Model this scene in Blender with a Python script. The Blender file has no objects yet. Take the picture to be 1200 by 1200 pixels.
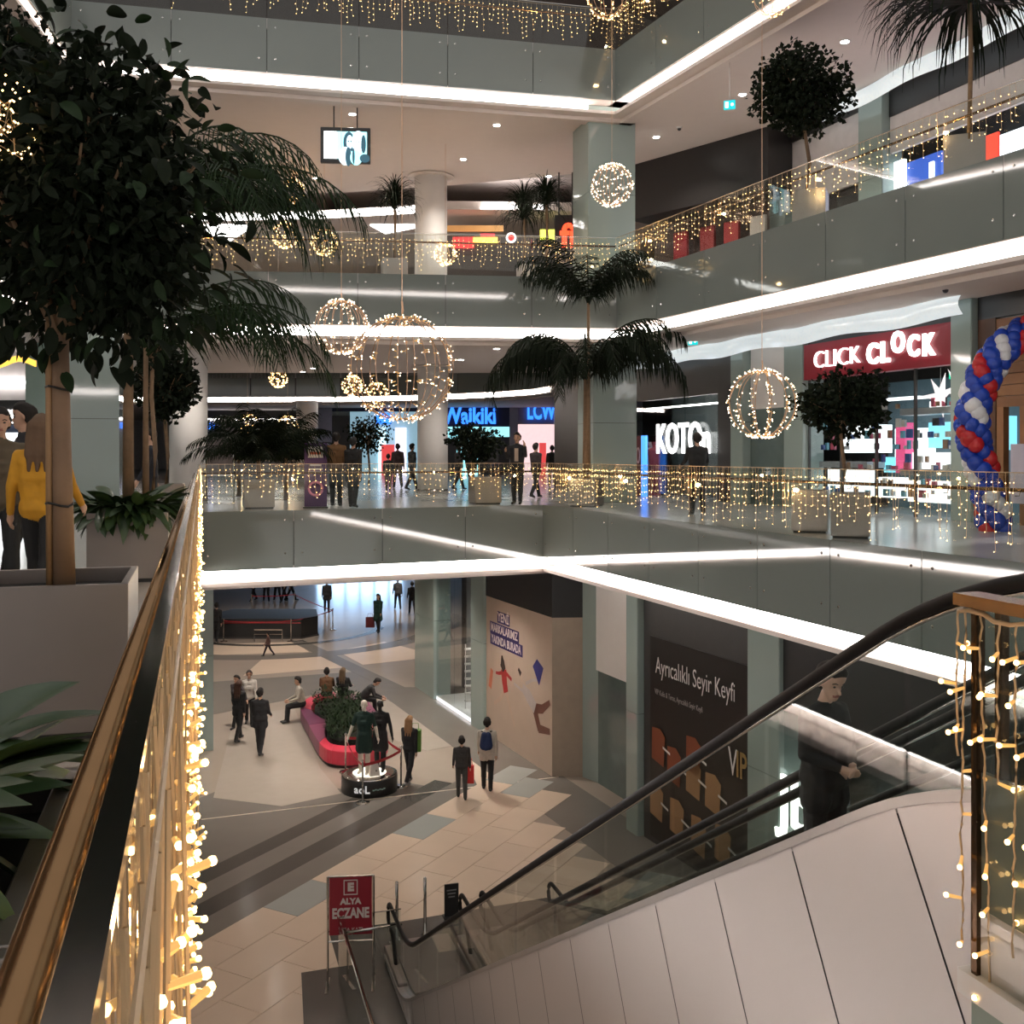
import bpy, bmesh, math, random
import numpy as np
from mathutils import Vector, Matrix
random.seed(7)
sc = bpy.context.scene
C = sc.collection
PI = math.pi
# ------------------------------------------------------------------ camera, world, exposure
F0, F1, F2, F3 = -7.1, 0.0, 6.06, 12.13          # floor levels (m); the photographer stands on F1
CZ = 1.3                                          # lens height over F1
cam_d = bpy.data.cameras.new('camera'); cam_d.sensor_width = 36; cam_d.lens = 36
cam_d.shift_y = -67 / 1200; cam_d.clip_start = 0.03; cam_d.clip_end = 400
cam = bpy.data.objects.new('camera', cam_d); C.objects.link(cam)
cam.location = (0, 0, CZ); cam.rotation_euler = (PI / 2, 0, 0)
sc.camera = cam
sc.cycles.transparent_max_bounces = 32
w = bpy.data.worlds.new('world'); sc.world = w; w.use_nodes = True
w.node_tree.nodes['Background'].inputs[0].default_value = (1.0, 0.97, 0.94, 1)
w.node_tree.nodes['Background'].inputs[1].default_value = 0.30
sc.view_settings.view_transform = 'Standard'; sc.view_settings.look = 'None'
sc.view_settings.gamma = 1; sc.view_settings.use_curve_mapping = False
sc.view_settings.exposure = 1.3
# ------------------------------------------------------------------ survey: ground points from bearings
def gp(px, py, z=F0):
    d = (CZ - z) * 1200 / (py - 533)
    return ((px - 600) / 1200 * d, d)
def at(px, D): return ((px - 600) / 1200 * D, D)
def zz(py, D): return CZ + (533 - py) * D / 1200
# ------------------------------------------------------------------ materials
MATS = {}
def M(name, col=(.5, .5, .5), rough=.5, metal=0., emit=None, es=0., var=.12, scale=4., bump=0., spec=.5, samp=True, coat=0.):
    if name in MATS: return MATS[name]
    m = bpy.data.materials.new(name); m.use_nodes = True
    nt = m.node_tree; b = nt.nodes['Principled BSDF']
    tc = nt.nodes.new('ShaderNodeTexCoord'); nz = nt.nodes.new('ShaderNodeTexNoise')
    nz.inputs['Scale'].default_value = scale; nz.inputs['Detail'].default_value = 4
    nt.links.new(tc.outputs['Object'], nz.inputs['Vector'])
    mx = nt.nodes.new('ShaderNodeMix'); mx.data_type = 'RGBA'
    mx.inputs['A'].default_value = (*[c * (1 - var) for c in col], 1)
    mx.inputs['B'].default_value = (*[min(1, c * (1 + var)) for c in col], 1)
    nt.links.new(nz.outputs['Fac'], mx.inputs['Factor'])
    nt.links.new(mx.outputs['Result'], b.inputs['Base Color'])
    b.inputs['Roughness'].default_value = rough; b.inputs['Metallic'].default_value = metal
    b.inputs['Specular IOR Level'].default_value = spec
    b.inputs['Coat Weight'].default_value = coat; b.inputs['Coat Roughness'].default_value = .05
    if emit:
        b.inputs['Emission Color'].default_value = (*emit, 1); b.inputs['Emission Strength'].default_value = es
        if not samp: m.cycles.emission_sampling = 'NONE'
    if bump:
        bp = nt.nodes.new('ShaderNodeBump'); bp.inputs['Strength'].default_value = bump
        nt.links.new(nz.outputs['Fac'], bp.inputs['Height']); nt.links.new(bp.outputs['Normal'], b.inputs['Normal'])
    MATS[name] = m
    return m
def glass_mat(name, tint, ior=1.45):
    m = bpy.data.materials.new(name); m.use_nodes = True; nt = m.node_tree
    for n in list(nt.nodes):
        if n.type == 'BSDF_PRINCIPLED': nt.nodes.remove(n)
    out = [n for n in nt.nodes if n.type == 'OUTPUT_MATERIAL'][0]
    t = nt.nodes.new('ShaderNodeBsdfTransparent'); t.inputs[0].default_value = (*tint, 1)
    g = nt.nodes.new('ShaderNodeBsdfGlossy'); g.inputs['Roughness'].default_value = 0.01
    f = nt.nodes.new('ShaderNodeFresnel'); f.inputs[0].default_value = ior
    x = nt.nodes.new('ShaderNodeMixShader')
    ge = nt.nodes.new('ShaderNodeNewGeometry'); mr = nt.nodes.new('ShaderNodeMapRange')      # same reflectance entering and leaving the sheet
    mr.inputs['To Min'].default_value = ior; mr.inputs['To Max'].default_value = 1 / ior
    nt.links.new(ge.outputs['Backfacing'], mr.inputs['Value']); nt.links.new(mr.outputs['Result'], f.inputs[0])
    nt.links.new(f.outputs[0], x.inputs[0]); nt.links.new(t.outputs[0], x.inputs[1]); nt.links.new(g.outputs[0], x.inputs[2])
    nt.links.new(x.outputs[0], out.inputs[0]); MATS[name] = m
    return m
CLEAR = glass_mat('clear_glass', (.93, .96, .95)); SHOPGLASS = glass_mat('shop_glass', (.9, .93, .93))
FASCIA = M('grey_green_back_painted_glass', (.165, .186, .170), .04, 0, var=.08, scale=.3, spec=.7)
COLGLASS = M('pale_green_column_glass', (.31, .38, .355), .05, 0, var=.06, scale=.6, spec=.6)
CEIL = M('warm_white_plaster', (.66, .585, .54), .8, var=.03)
WHITE = M('white_paint', (.78, .76, .74), .6, var=.03)
LED = M('led_strip', (1, 1, 1), .5, emit=(1, .94, .90), es=7)
LEDSOFT = M('cove_strip_soft', (1, 1, 1), .5, emit=(1, .95, .92), es=4)
DOWN = M('downlight_lens', (1, 1, 1), .4, emit=(1, .95, .88), es=12)
BLACKP = M('charcoal_panel', (.022, .021, .021), .35, var=.15)
DARK = M('dark_grey_panel', (.045, .043, .042), .4, var=.15)
STEEL = M('brushed_steel', (.27, .24, .225), .36, .9, var=.12, scale=2, bump=.02)
CHROME = M('polished_steel', (.62, .60, .57), .12, 1, var=.05)
BRONZE = M('bronze_tube', (.24, .14, .07), .2, 1, var=.15, scale=8)
RUBBER = M('black_rubber', (.009, .008, .008), .55, var=.2, spec=.2)
CLAD = M('satin_cladding', (.60, .55, .53), .3, .35, var=.05, scale=.5, bump=.02)
BULB = M('warm_bulb', (1, .8, .5), .5, emit=(1, .58, .20), es=4, samp=False)
BULBW = M('soft_white_bulb', (1, .9, .8), .5, emit=(1, .72, .48), es=5, samp=False)
HOLD = M('bulb_holder', (.72, .47, .2), .45, emit=(1, .5, .12), es=.25, samp=False)  # faint emission stands in for bulb light caught by the holders
WIRE = M('glow_tinted_cable', (.58, .41, .24), .45, var=.1)  # clear cable, its orange colour stands in for the bulbs' glow
COPPER = M('copper_wire', (.62, .40, .26), .35, .7)
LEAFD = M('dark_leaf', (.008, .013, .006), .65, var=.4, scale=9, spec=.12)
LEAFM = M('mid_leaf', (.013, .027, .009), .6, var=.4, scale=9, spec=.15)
LEAFB = M('broad_leaf', (.032, .065, .024), .4, var=.35, scale=7)
BARK = M('bark', (.20, .125, .07), .8, var=.35, scale=14, bump=.3)
SOIL = M('soil', (.012, .01, .008), .95, var=.4, scale=20)
TILE = M('beige_polished_tile', (.74, .59, .465), .16, var=.05, scale=1.2, spec=.5)
TILEG = M('grey_polished_tile', (.21, .19, .17), .16, var=.08, scale=1.2)
TILED = M('dark_grey_tile', (.085, .078, .07), .18, var=.12, scale=1.5)
TILEM = M('taupe_tile', (.38, .32, .27), .16, var=.06, scale=1.2)
TILEB = M('pale_blue_grey_tile', (.40, .42, .40), .16, var=.06, scale=1.2)
FLOOR1 = M('pale_gallery_tile', (.40, .38, .37), .19, var=.06, scale=.8)
SKIN = M('skin', (.50, .30, .21), .5, var=.06)
# ------------------------------------------------------------------ mesh helpers
class MB:
    def __init__(s): s.v, s.f, s.m = [], [], []
    def add(s, vs, fs, mi=0):
        o = len(s.v); s.v += [tuple(p) for p in vs]
        for f in fs: s.f.append(tuple(i + o for i in f)); s.m.append(mi)
    def box(s, c, d, rz=0, mi=0):
        x, y, z = d[0] / 2, d[1] / 2, d[2] / 2; cs, sn = math.cos(rz), math.sin(rz)
        vs = [(c[0] + a * x * cs - b * y * sn, c[1] + a * x * sn + b * y * cs, c[2] + e * z) for e in (-1, 1) for a, b in ((-1, -1), (1, -1), (1, 1), (-1, 1))]
        s.add(vs, [(3, 2, 1, 0), (4, 5, 6, 7), (0, 1, 5, 4), (1, 2, 6, 5), (2, 3, 7, 6), (3, 0, 4, 7)], mi)
    def prism(s, poly, z0, z1, mi=0):
        n = len(poly)
        if sum(poly[i][0] * poly[(i + 1) % n][1] - poly[(i + 1) % n][0] * poly[i][1] for i in range(n)) < 0: poly = poly[::-1]
        vs = [(p[0], p[1], z0) for p in poly] + [(p[0], p[1], z1) for p in poly]
        fs = [tuple(range(n - 1, -1, -1)), tuple(range(n, 2 * n))] + [(i, (i + 1) % n, n + (i + 1) % n, n + i) for i in range(n)]
        s.add(vs, fs, mi)
    def wall(s, a, b, z0, z1, t, mi=0, zb=None):      # upright slab from a to b, thickness t to its left
        dx, dy = b[0] - a[0], b[1] - a[1]; L = math.hypot(dx, dy); nx, ny = -dy / L * t, dx / L * t
        s.prism([a, b, (b[0] + nx, b[1] + ny), (a[0] + nx, a[1] + ny)], z0, z1, mi)
    def tube(s, pts, r, n=8, mi=0, cap=True, rs=None, closed=False):
        pts = [Vector(p) for p in pts]; k = len(pts); rings = []
        up = Vector((0, 0, 1))
        for i, p in enumerate(pts):
            t = (pts[(i + 1) % k] - pts[i - 1]) if closed else (pts[min(i + 1, k - 1)] - pts[max(i - 1, 0)])
            if t.length < 1e-9: t = Vector((0, 0, 1))
            t.normalize()
            u = t.cross(up)
            if u.length < .05: u = t.cross(Vector((1, 0, 0)))
            u.normalize(); v = u.cross(t); rr = rs[i] if rs else r
            rings.append([p + (u * math.cos(2 * PI * j / n) + v * math.sin(2 * PI * j / n)) * rr for j in range(n)])
        vs = [q for g in rings for q in g]; fs = []
        for i in range(k if closed else k - 1):
            a, b = i * n, ((i + 1) % k) * n
            for j in range(n): fs.append((a + j, a + (j + 1) % n, b + (j + 1) % n, b + j))
        if cap and not closed: fs += [tuple(range(n - 1, -1, -1)), tuple(range((k - 1) * n, k * n))]
        s.add(vs, fs, mi)
    def lathe(s, c, prof, n=24, mi=0):
        vs = []; k = len(prof)
        for r, z in prof: vs += [(c[0] + r * math.cos(2 * PI * j / n), c[1] + r * math.sin(2 * PI * j / n), c[2] + z) for j in range(n)]
        fs = [(i * n + j, i * n + (j + 1) % n, (i + 1) * n + (j + 1) % n, (i + 1) * n + j) for i in range(k - 1) for j in range(n)]
        fs += [tuple(range(n - 1, -1, -1)), tuple(range((k - 1) * n, k * n))]
        s.add(vs, fs, mi)
    def ball(s, c, r, n=10, k=6, mi=0, sc=(1, 1, 1)):
        vs = [(c[0], c[1], c[2] - r * sc[2])]
        for i in range(1, k):
            a = -PI / 2 + PI * i / k
            vs += [(c[0] + r * sc[0] * math.cos(a) * math.cos(2 * PI * j / n), c[1] + r * sc[1] * math.cos(a) * math.sin(2 * PI * j / n), c[2] + r * sc[2] * math.sin(a)) for j in range(n)]
        vs.append((c[0], c[1], c[2] + r * sc[2])); fs = []
        for j in range(n): fs.append((0, 1 + (j + 1) % n, 1 + j))
        for i in range(k - 2):
            for j in range(n): fs.append((1 + i * n + j, 1 + i * n + (j + 1) % n, 1 + (i + 1) * n + (j + 1) % n, 1 + (i + 1) * n + j))
        e = len(vs) - 1
        for j in range(n): fs.append((e, 1 + (k - 2) * n + j, 1 + (k - 2) * n + (j + 1) % n))
        s.add(vs, fs, mi)
    def octa(s, c, r, mi=0, l=None, d=None):
        x, y, z = c
        s.add([(x + r, y, z), (x - r, y, z), (x, y + r, z), (x, y - r, z), (x, y, z + r), (x, y, z - r)],
              [(0, 2, 4), (2, 1, 4), (1, 3, 4), (3, 0, 4), (2, 0, 5), (1, 2, 5), (3, 1, 5), (0, 3, 5)], mi)
    def mesh(s, name, mats, smooth=False):
        me = bpy.data.meshes.new(name); me.from_pydata(s.v, [], s.f)
        for m in (mats if isinstance(mats, (list, tuple)) else [mats]): me.materials.append(m)
        if len(me.materials) > 1: me.polygons.foreach_set('material_index', s.m)
        if smooth: me.polygons.foreach_set('use_smooth', [True] * len(me.polygons))
        me.update(); return me
    def build(s, name, mats, parent=None, smooth=False, loc=None, bevel=0):
        o = bpy.data.objects.new(name, s.mesh(name, mats, smooth)); C.objects.link(o)
        if loc: o.location = loc
        if parent: o.parent = parent
        if bevel:
            b = o.modifiers.new('edge', 'BEVEL'); b.width = bevel; b.segments = 2; b.limit_method = 'ANGLE'
        return o
def link(name, me, parent=None, loc=(0, 0, 0), rot=(0, 0, 0), scale=(1, 1, 1)):
    o = bpy.data.objects.new(name, me); C.objects.link(o); o.location = loc; o.rotation_euler = rot; o.scale = scale
    if parent: o.parent = parent
    return o
def tag(o, label, cat, group=None, kind=None):
    o['label'] = label; o['category'] = cat
    if group: o['group'] = group
    if kind: o['kind'] = kind
    return o
def thing(name, label, cat, loc=(0, 0, 0), rz=0, group=None):
    o = bpy.data.objects.new(name, None); C.objects.link(o); o.location = loc; o.rotation_euler = (0, 0, rz); o.empty_display_size = .1
    return tag(o, label, cat, group)
def struct(o, label=None):
    o['kind'] = 'structure'
    if label: o['label'] = label
    return o
def stuff(o): o['kind'] = 'stuff'; return o
FONT_BOLD = {}
def text_mesh(body, size, ext=.004, bold=0., align='CENTER'):
    cu = bpy.data.curves.new('lettering', 'FONT'); cu.body = body; cu.size = size; cu.extrude = ext; cu.offset = bold
    cu.align_x = align; cu.align_y = 'CENTER'; cu.resolution_u = 3
    o = bpy.data.objects.new('tmp_text', cu); C.objects.link(o)
    dg = bpy.context.evaluated_depsgraph_get(); me = bpy.data.meshes.new_from_object(o.evaluated_get(dg))
    bpy.data.objects.remove(o); bpy.data.curves.remove(cu)
    return me
def text_on(name, body, size, mat, parent, loc, rz, ext=.004, bold=0., align='CENTER', sx=1., tilt=0.):
    """flat lettering standing upright; rz = heading of the reading direction"""
    me = text_mesh(body, size, ext, bold, align); me.materials.clear(); me.materials.append(mat)
    o = bpy.data.objects.new(name, me); C.objects.link(o)
    o.matrix_basis = Matrix.Translation(loc) @ Matrix.Rotation(rz, 4, 'Z') @ Matrix.Rotation(PI / 2 , 4, 'X') @ Matrix.Rotation(tilt, 4, 'Z') @ Matrix.Diagonal((sx, 1, 1, 1))
    o.parent = parent
    return o
def lerp(a, b, t): return tuple(a[i] + (b[i] - a[i]) * t for i in range(len(a)))
def heading(a, b): return math.atan2(b[1] - a[1], b[0] - a[0])
def W(o, parent):                                  # o was modelled in world coordinates: hang it on parent without moving it
    o.parent = parent
    if parent.type == 'EMPTY': o.matrix_parent_inverse = parent.matrix_basis.inverted()
    return o
# ------------------------------------------------------------------ plan lines of the building
def LR(D, off=0): return (-.05 + off - .304 * D, D)          # left balustrade on F1
def RE1(D): return (10.76 - .375 * D, D)                     # right gallery edge on F1
def RE2(D): return (14.95 - .44 * D, D)                      # right gallery edge on F2 and F3
def RW0(D, off=0): return (12.53 + off - .43 * D, D)         # shop line on F0
def RW1(D, off=0): return (16.45 + off - .375 * D, D)
def RW2(D, off=0): return (18.8 + off - .375 * D, D)
def on(line, px):                                            # where a bearing meets a shop line
    c = line(0)[0]; k = c - line(1)[0]; D = c / (k + (px - 600) / 1200); return line(D)
AL = Vector((-.304, 1, 0)).normalized(); NL = Vector((AL.y, -AL.x, 0))
C1 = (.80, 26.56); FL1 = LR(23.2); Q = (1.33, 2.97); Q2 = (3.15, -3.03); Q3 = (8.79, 5.24)
C2 = (2.81, 27.6); FL2 = (-10.9, 26.1); C3 = (2.76, 27.4); FL3 = (-10.5, 24.4)
NBT = [0]
def slab(poly, z, fm=FLOOR1, ceil=True, cz=None):
    m = MB(); m.prism(poly, z - .25, z); struct(m.build('floor', fm))
    if ceil:
        m = MB(); zc = z - 1.72 if cz is None else cz
        m.prism(poly, zc, zc + .08); struct(m.build('ceiling', CEIL))
m = MB(); m.prism([(-45, 1), (45, 1), (45, 110), (-45, 110)], F0 - .3, F0); FL0 = struct(m.build('floor', TILEM), 'polished taupe ground floor of the mall')
slab([LR(-4), FL1, (-45, 23.2), (-45, -4)], F1)
slab([FL1, C1, (25, 26.56), (25, 92), (-45, 92), (-45, 23.2)], F1)
slab([C1, RE1(3), (30, 3), (30, 26.56)], F1)
slab([Q, Q3, (9.63, 3), (9.63, -3.03), Q2], F1)
slab([(-45, 26.1), FL2, C2, (30, 27.6), (30, 38), (-45, 38)], F2)
slab([C2, RE2(3), (34, 3), (34, 27.6)], F2)
slab([(-45, 26.1), FL2, (-7, 0), (-45, 0)], F2)
CURVE = [(-30, 60.5), (-18, 60.3), (-10, 60), (-6, 58.5), (-3, 56.8), (-.5, 54.8), (1, 53), (1.9, 50.5)]
slab(CURVE + [(30, 50.5), (30, 92), (-45, 92), (-45, 60.5)], F2)
m = MB(); m.prism([(1.9, 38), (30, 38), (30, 50.5), (1.9, 50.5)], F2 - 1.72, F2 - 1.6); struct(m.build('ceiling', CEIL))
slab([(-45, 24.4), FL3, C3, (30, 27.4), (30, 31), (-45, 31)], F3)
m = MB(); rim = [(-45, 35.2), (-20, 35.6), (-10, 35.9), (-6, 35.6), (-2, 34.6), (2, 33.2), (30, 33.2)]
m.prism([(-45, 31)] + rim + [(30, 31)], F3 - 1.72, F3 - 1.3); struct(m.build('ceiling', CEIL))
m = MB(); m.prism([(-45, 33), (30, 33), (30, 60), (-45, 60)], F3 - 1.05, F3 - .9); struct(m.build('ceiling', M('shaded_recess_plaster', (.36, .31, .29), .8, var=.03)))  # shade of the recess put into a darker copy of the ceiling plaster
slab([C3, RE2(3), (34, 3), (34, 27.4)], F3)
slab([(-45, 24.4), FL3, (-7, 0), (-45, 0)], F3)
# far food court ceiling with its curved strips
cur = [(-45, 37.4), (-18, 38.2), (-11, 38.4), (-7, 38.0), (-3.6, 37.2), (-2.6, 36.6)]
m = MB(); m.prism(cur + [(6, 37.0), (6, 62), (-45, 62)], F3 - 2.05, F3 - 1.75); cc = struct(m.build('ceiling', CEIL))
m = MB()
for a, b in zip(cur, cur[1:]): m.wall(b, a, F3 - 2.06, F3 - 1.80, .05)
tr = struct(m.build('trim_1', LEDSOFT), 'curved white light strip of the upper ceiling')
m = MB(); m.prism([(-.9, 36.2), (1.2, 36.2), (1.4, 37.6), (-1.6, 37.6)], F3 - 2.02, F3 - 1.97); struct(m.build('trim_2', LEDSOFT))
m = MB(); m.prism([(-12.6, 39), (-9.8, 39), (-11.6, 42)], F3 - 2.10, F3 - 2.06); m.prism([(-5.4, 39), (-3.2, 39), (-5, 40.5)], F3 - 2.10, F3 - 2.06); struct(m.build('trim_3', LEDSOFT))  # glowing triangles imitate zigzag reflections of the light strip
# end walls closing the long views
m = MB(); m.wall((30, 92), (-45, 92), F0, F3 + 5, .3); struct(m.build('wall_back', M('hazy_far_wall', (.42, .37, .36), .8)))
m = MB(); m.wall((-45, 92), (-45, -4), F0, F3 + 5, .3); struct(m.build('wall_left', WHITE))
m = MB(); m.wall((30, -4), (30, 92), F0, F3 + 5, .3); struct(m.build('wall_right', DARK))
m = MB(); m.wall((6, 61), (-45, 61), F2, F3 + 5, .2); struct(m.build('wall_food_court', M('beige_far_wall', (.36, .30, .27), .8)))
# upper storey: dark shop line and an unseen lid added over the top gallery to block world light
m = MB(); m.wall((30, 31.2), (-45, 31.2), F3, F3 + 4.5, .2); struct(m.build('wall_upper', M('deep_brown_wall', (.05, .035, .03), .6)))
m = MB(); m.wall(RW2(2, 1), RW2(27.4, 1), F3, F3 + 4.5, -.2); struct(m.build('wall_upper_right', DARK))
m = MB(); m.prism([(-45, 25), (-11, 25), (2.6, 28), (RE2(3)[0] + .6, 3), (34, 3), (34, 32), (-45, 32)], F3 + 4.4, F3 + 4.6); struct(m.build('ceiling', CEIL))
# ------------------------------------------------------------------ coves and balustrades
CV = [3]
def cove(a, b, z, side, ext=.0):
    """lit cove under a slab edge: ledge, LED strip, lip. side=+1: slab lies left of a->b"""
    d = Vector((b[0] - a[0], b[1] - a[1])); d.normalize(); n = Vector((-d.y, d.x)) * side
    def P(p, t, e=0): return (p[0] + n.x * t + d.x * e, p[1] + n.y * t + d.y * e)
    def bar(mb, t0, t1, z0, z1): mb.prism([P(a, t0, -ext), P(b, t0, ext), P(b, t1, ext), P(a, t1, -ext)], z0, z1)
    CV[0] += 1
    m = MB(); bar(m, .03, .62, z - 1.36, z - 1.30); bar(m, .34, .62, z - 1.82, z - 1.63)
    bar(m, .62, .70, z - 1.82, z - 1.30)
    t = struct(m.build('trim_%d' % CV[0], CEIL))
    m = MB(); bar(m, .56, .61, z - 1.62, z - 1.37); m.build('led_strip', LED, t)
    ext = 0
    m = MB(); bar(m, .05, .3, z - 1.3, z - .26); m.build('slab_edge', DARK, t)
def balustrade(label, a, b, z, plen=1.95, side=1, fascia=True, rail=BRONZE, up=1.08, low=-1.35, brackets=True, group=None):
    t = thing('glass_balustrade', label, 'balustrade', (a[0], a[1], z), group=group)
    L = math.hypot(b[0] - a[0], b[1] - a[1]); n = max(1, round(L / plen)); rz = heading(a, b)
    d = Vector((b[0] - a[0], b[1] - a[1])).normalized(); nn = Vector((-d.y, d.x)) * side
    pm = MB(); pm.box((0, 0, up / 2 + .0), (L / n - .016, .017, up)); gme = pm.mesh('glass_panel', CLEAR)
    if fascia:
        pm = MB(); pm.box((0, 0, low / 2), (L / n - .016, .017, -low)); fme = pm.mesh('fascia_panel', FASCIA)
        pm = MB()
        for sx in (-1, 1):
            for zf in (-.22, -1.0): pm.lathe((sx * (L / n / 2 - .2), 0, zf), [(.02, -.001), (.02, .001)], 6)
        pm = MB()
        for sx in (-1, 1):
            for zf in (-.22, -1.0): pm.ball((sx * (L / n / 2 - .2), -.013 * side, zf), .024, 8, 4, sc=(1, .4, 1))
        bme = pm.mesh('bolt', CHROME)
    for i in range(n):
        p = lerp(a, b, (i + .5) / n); q = (p[0] - a[0], p[1] - a[1], 0)
        link('glass_panel', gme, t, q, (0, 0, rz))
        if fascia:
            f = link('fascia_panel', fme, t, q, (0, 0, rz)); stuff(link('bolt', bme, f))
    m = MB(); o = nn * .086
    m.tube([(o.x - d.x * .0, o.y, .87), (b[0] - a[0] + o.x, b[1] - a[1] + o.y, .87)], .025, 14); m.build('handrail', rail, t, True)
    m = MB()
    for i in range(n):
        for e in (.2, .8):
            p = lerp((0, 0), (b[0] - a[0], b[1] - a[1]), (i + e) / n)
            m.tube([(p[0], p[1], .80), (p[0] + o.x * .8, p[1] + o.y * .8, .80), (p[0] + o.x, p[1] + o.y, .85)], .006, 5)
    stuff(m.build('rail_bracket', CHROME, t))
    m = MB(); m.box(((b[0] - a[0]) / 2, (b[1] - a[1]) / 2, up + .004), (L, .018, .012), rz); m.build('top_edge', CHROME, t)
    return t
B_LEFT = balustrade('long glass balustrade with bronze tube rail beside the steel planters', LR(-2), FL1, F1, 1.95, 1)
B_FAR1 = balustrade('glass balustrade of the gallery across the atrium with the phone caller behind it', FL1, C1, F1, 2.1, 1)
B_R1 = balustrade('glass balustrade with grey-green panels in front of the watch shop', C1, RE1(3), F1, 1.95, 1)
B_F2 = balustrade('glass balustrade under the hanging television, lights behind its top', FL2, C2, F2, 2.2, 1)
B_R2 = balustrade('rising glass balustrade in front of the red discount banner', C2, RE2(3), F2, 2.0, 1)
B_F3 = balustrade('top storey glass balustrade above the hanging television', FL3, C3, F3, 2.2, 1)
B_R3 = balustrade('top storey glass balustrade meeting the corner above the glass column', C3, RE2(3), F3, 2.0, 1)
B_L3 = balustrade('top storey glass balustrade above the big leafy tree', (-7, 0), FL3, F3, 2.2, 1)
B_L2 = balustrade('glass balustrade on the storey behind the big leafy tree', (-7, 0), FL2, F2, 2.2, 1)
for a, b, z in ((LR(-2), FL1, F1), (FL1, C1, F1), (C1, RE1(3), F1), (FL2, C2, F2), (C2, RE2(3), F2), (FL3, C3, F3), (C3, RE2(3), F3), ((-7, 0), FL3, F3), ((-7, 0), FL2, F2)):
    cove(a, b, z, 1, .64)
# the photographer's side of the atrium: unseen galleries added behind the camera, their coves light the escalators
NE = [(-7, 0), (-6.2, -5), (14.6, -5), RE2(3)]
slab([(-45, 0), NE[0], NE[1], NE[2], NE[3], (34, 3), (34, -14), (-45, -14)], F2); slab([(-45, 0), NE[0], NE[1], NE[2], NE[3], (34, 3), (34, -14), (-45, -14)], F3)
for z in (F2, F3):
    cove(NE[1], NE[0], z, 1, .2); cove(NE[2], NE[1], z, 1, .3); cove(NE[3], NE[2], z, 1, .2)
balustrade('unseen glass balustrade added on the gallery behind the photographer', NE[2], NE[1], F2, 2.2, 1)
balustrade('unseen top storey glass balustrade added behind the photographer', NE[2], NE[1], F3, 2.2, 1)
# far curved edge of the second void
for a, b in zip(CURVE, CURVE[1:]):
    cove(a, b, F2, 1, .12)
t = thing('curved_fascia', 'curved grey-green fascia band over the far second atrium', 'fascia', (CURVE[0][0], CURVE[0][1], F2))
for a, b in zip(CURVE, CURVE[1:]):
    L = math.hypot(b[0] - a[0], b[1] - a[1]); n = max(1, round(L / 2.6))
    for i in range(n):
        m = MB(); p, q = lerp(a, b, i / n), lerp(a, b, (i + 1) / n - .01); m.wall(p, q, F2 - 1.35, F2 + .05, .02); W(m.build('fascia_panel', FASCIA), t)
# ------------------------------------------------------------------ columns
def clad_column(label, cx, cy, sx, sy, rz, z0, z1, mat=COLGLASS, group=None):
    t = thing('clad_column', label, 'column', (cx, cy, z0), rz, group)
    m = MB(); m.box((0, 0, (z1 - z0) / 2), (sx - .06, sy - .06, z1 - z0)); m.build('core', DARK, t)
    for k, (ox, oy, wx, wy) in enumerate(((0, -sy / 2, sx, .03), (0, sy / 2, sx, .03), (-sx / 2, 0, .03, sy), (sx / 2, 0, .03, sy))):
        h = (z1 - z0) / 2
        for e in range(2):
            m = MB(); m.box((ox, oy, h * (e + .5)), (wx - .01, wy - .01, h - .012)); m.build('glass_cladding', mat, t)
    return t
RZR = math.atan(.40)                                # turn of the right-hand building line
cA = at(108, 25.6); 
clad_column('pale green clad column behind the woman in yellow', -10.3, 25.2, 1.25, 1.25, .3, F1, F2 - 1.72)
clad_column('pale green clad column under the top storey corner at the leafy tree', -10.0, 26.3, 1.25, 1.25, .3, F2, F3 - 1.72)
clad_column('pale green clad column behind the tall palm', 2.65, 28.6, 1.25, 1.25, .28, F1, F2 - 1.72)
clad_column('grey-green clad column behind the upper light globe', 2.55, 28.5, 1.35, 1.25, .28, F2, F3 - 1.36)
lc = gp(243, 880)
clad_column('pale green column standing on the ground floor beside the walking couple', lc[0] - .35, lc[1] + .3, .8, .8, .3, F0, F1 - 1.72)
def round_column(label, px, D, r, z0, z1):
    x, y = at(px, D); t = thing('round_column', label, 'column', (x, y, z0))
    m = MB(); m.lathe((0, 0, 0), [(r, .0), (r, z1 - z0)], 32); m.build('shaft', WHITE, t, True)
    m = MB(); m.lathe((0, 0, 0), [(r + .02, 0), (r + .02, .14)], 32); m.build('base_ring', CHROME, t, True)
    m = MB(); m.lathe((0, 0, z1 - z0 - .06), [(r + .22, 0), (r + .22, .05)], 32); m.build('collar', CEIL, t, True)
round_column('white round column behind the light globes on the middle storey', 507, 35, .52, F1, F2 - 1.72)
round_column('white round column beside the spiky plant on the upper storey', 505, 33.5, .53, F2, F3 - 1.72)
round_column('white round column beside the framed poster', 221, 29.5, .53, F1, F2 - 1.72)
round_column('pale round column far behind the purple stand', 360, 58, .6, F1, F2 - 1.72)
# ------------------------------------------------------------------ ground floor paving
def piece(name, poly, mat, h=.004): 
    m = MB(); m.prism(poly, F0 - .01, F0 + h); return W(m.build(name, mat), FL0)
def G(*pts): return [gp(*p) for p in pts]
U = Vector((.467, .884)).normalized(); V = Vector((U.y, -U.x))    # paving runs along U
P5 = Vector(gp(480, 965))
def inside(p, poly):
    c = False; j = len(poly) - 1
    for i in range(len(poly)):
        a, b = poly[i], poly[j]
        if (a[1] > p[1]) != (b[1] > p[1]) and p[0] < (b[0] - a[0]) * (p[1] - a[1]) / (b[1] - a[1]) + a[0]: c = not c
        j = i
    return c
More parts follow.
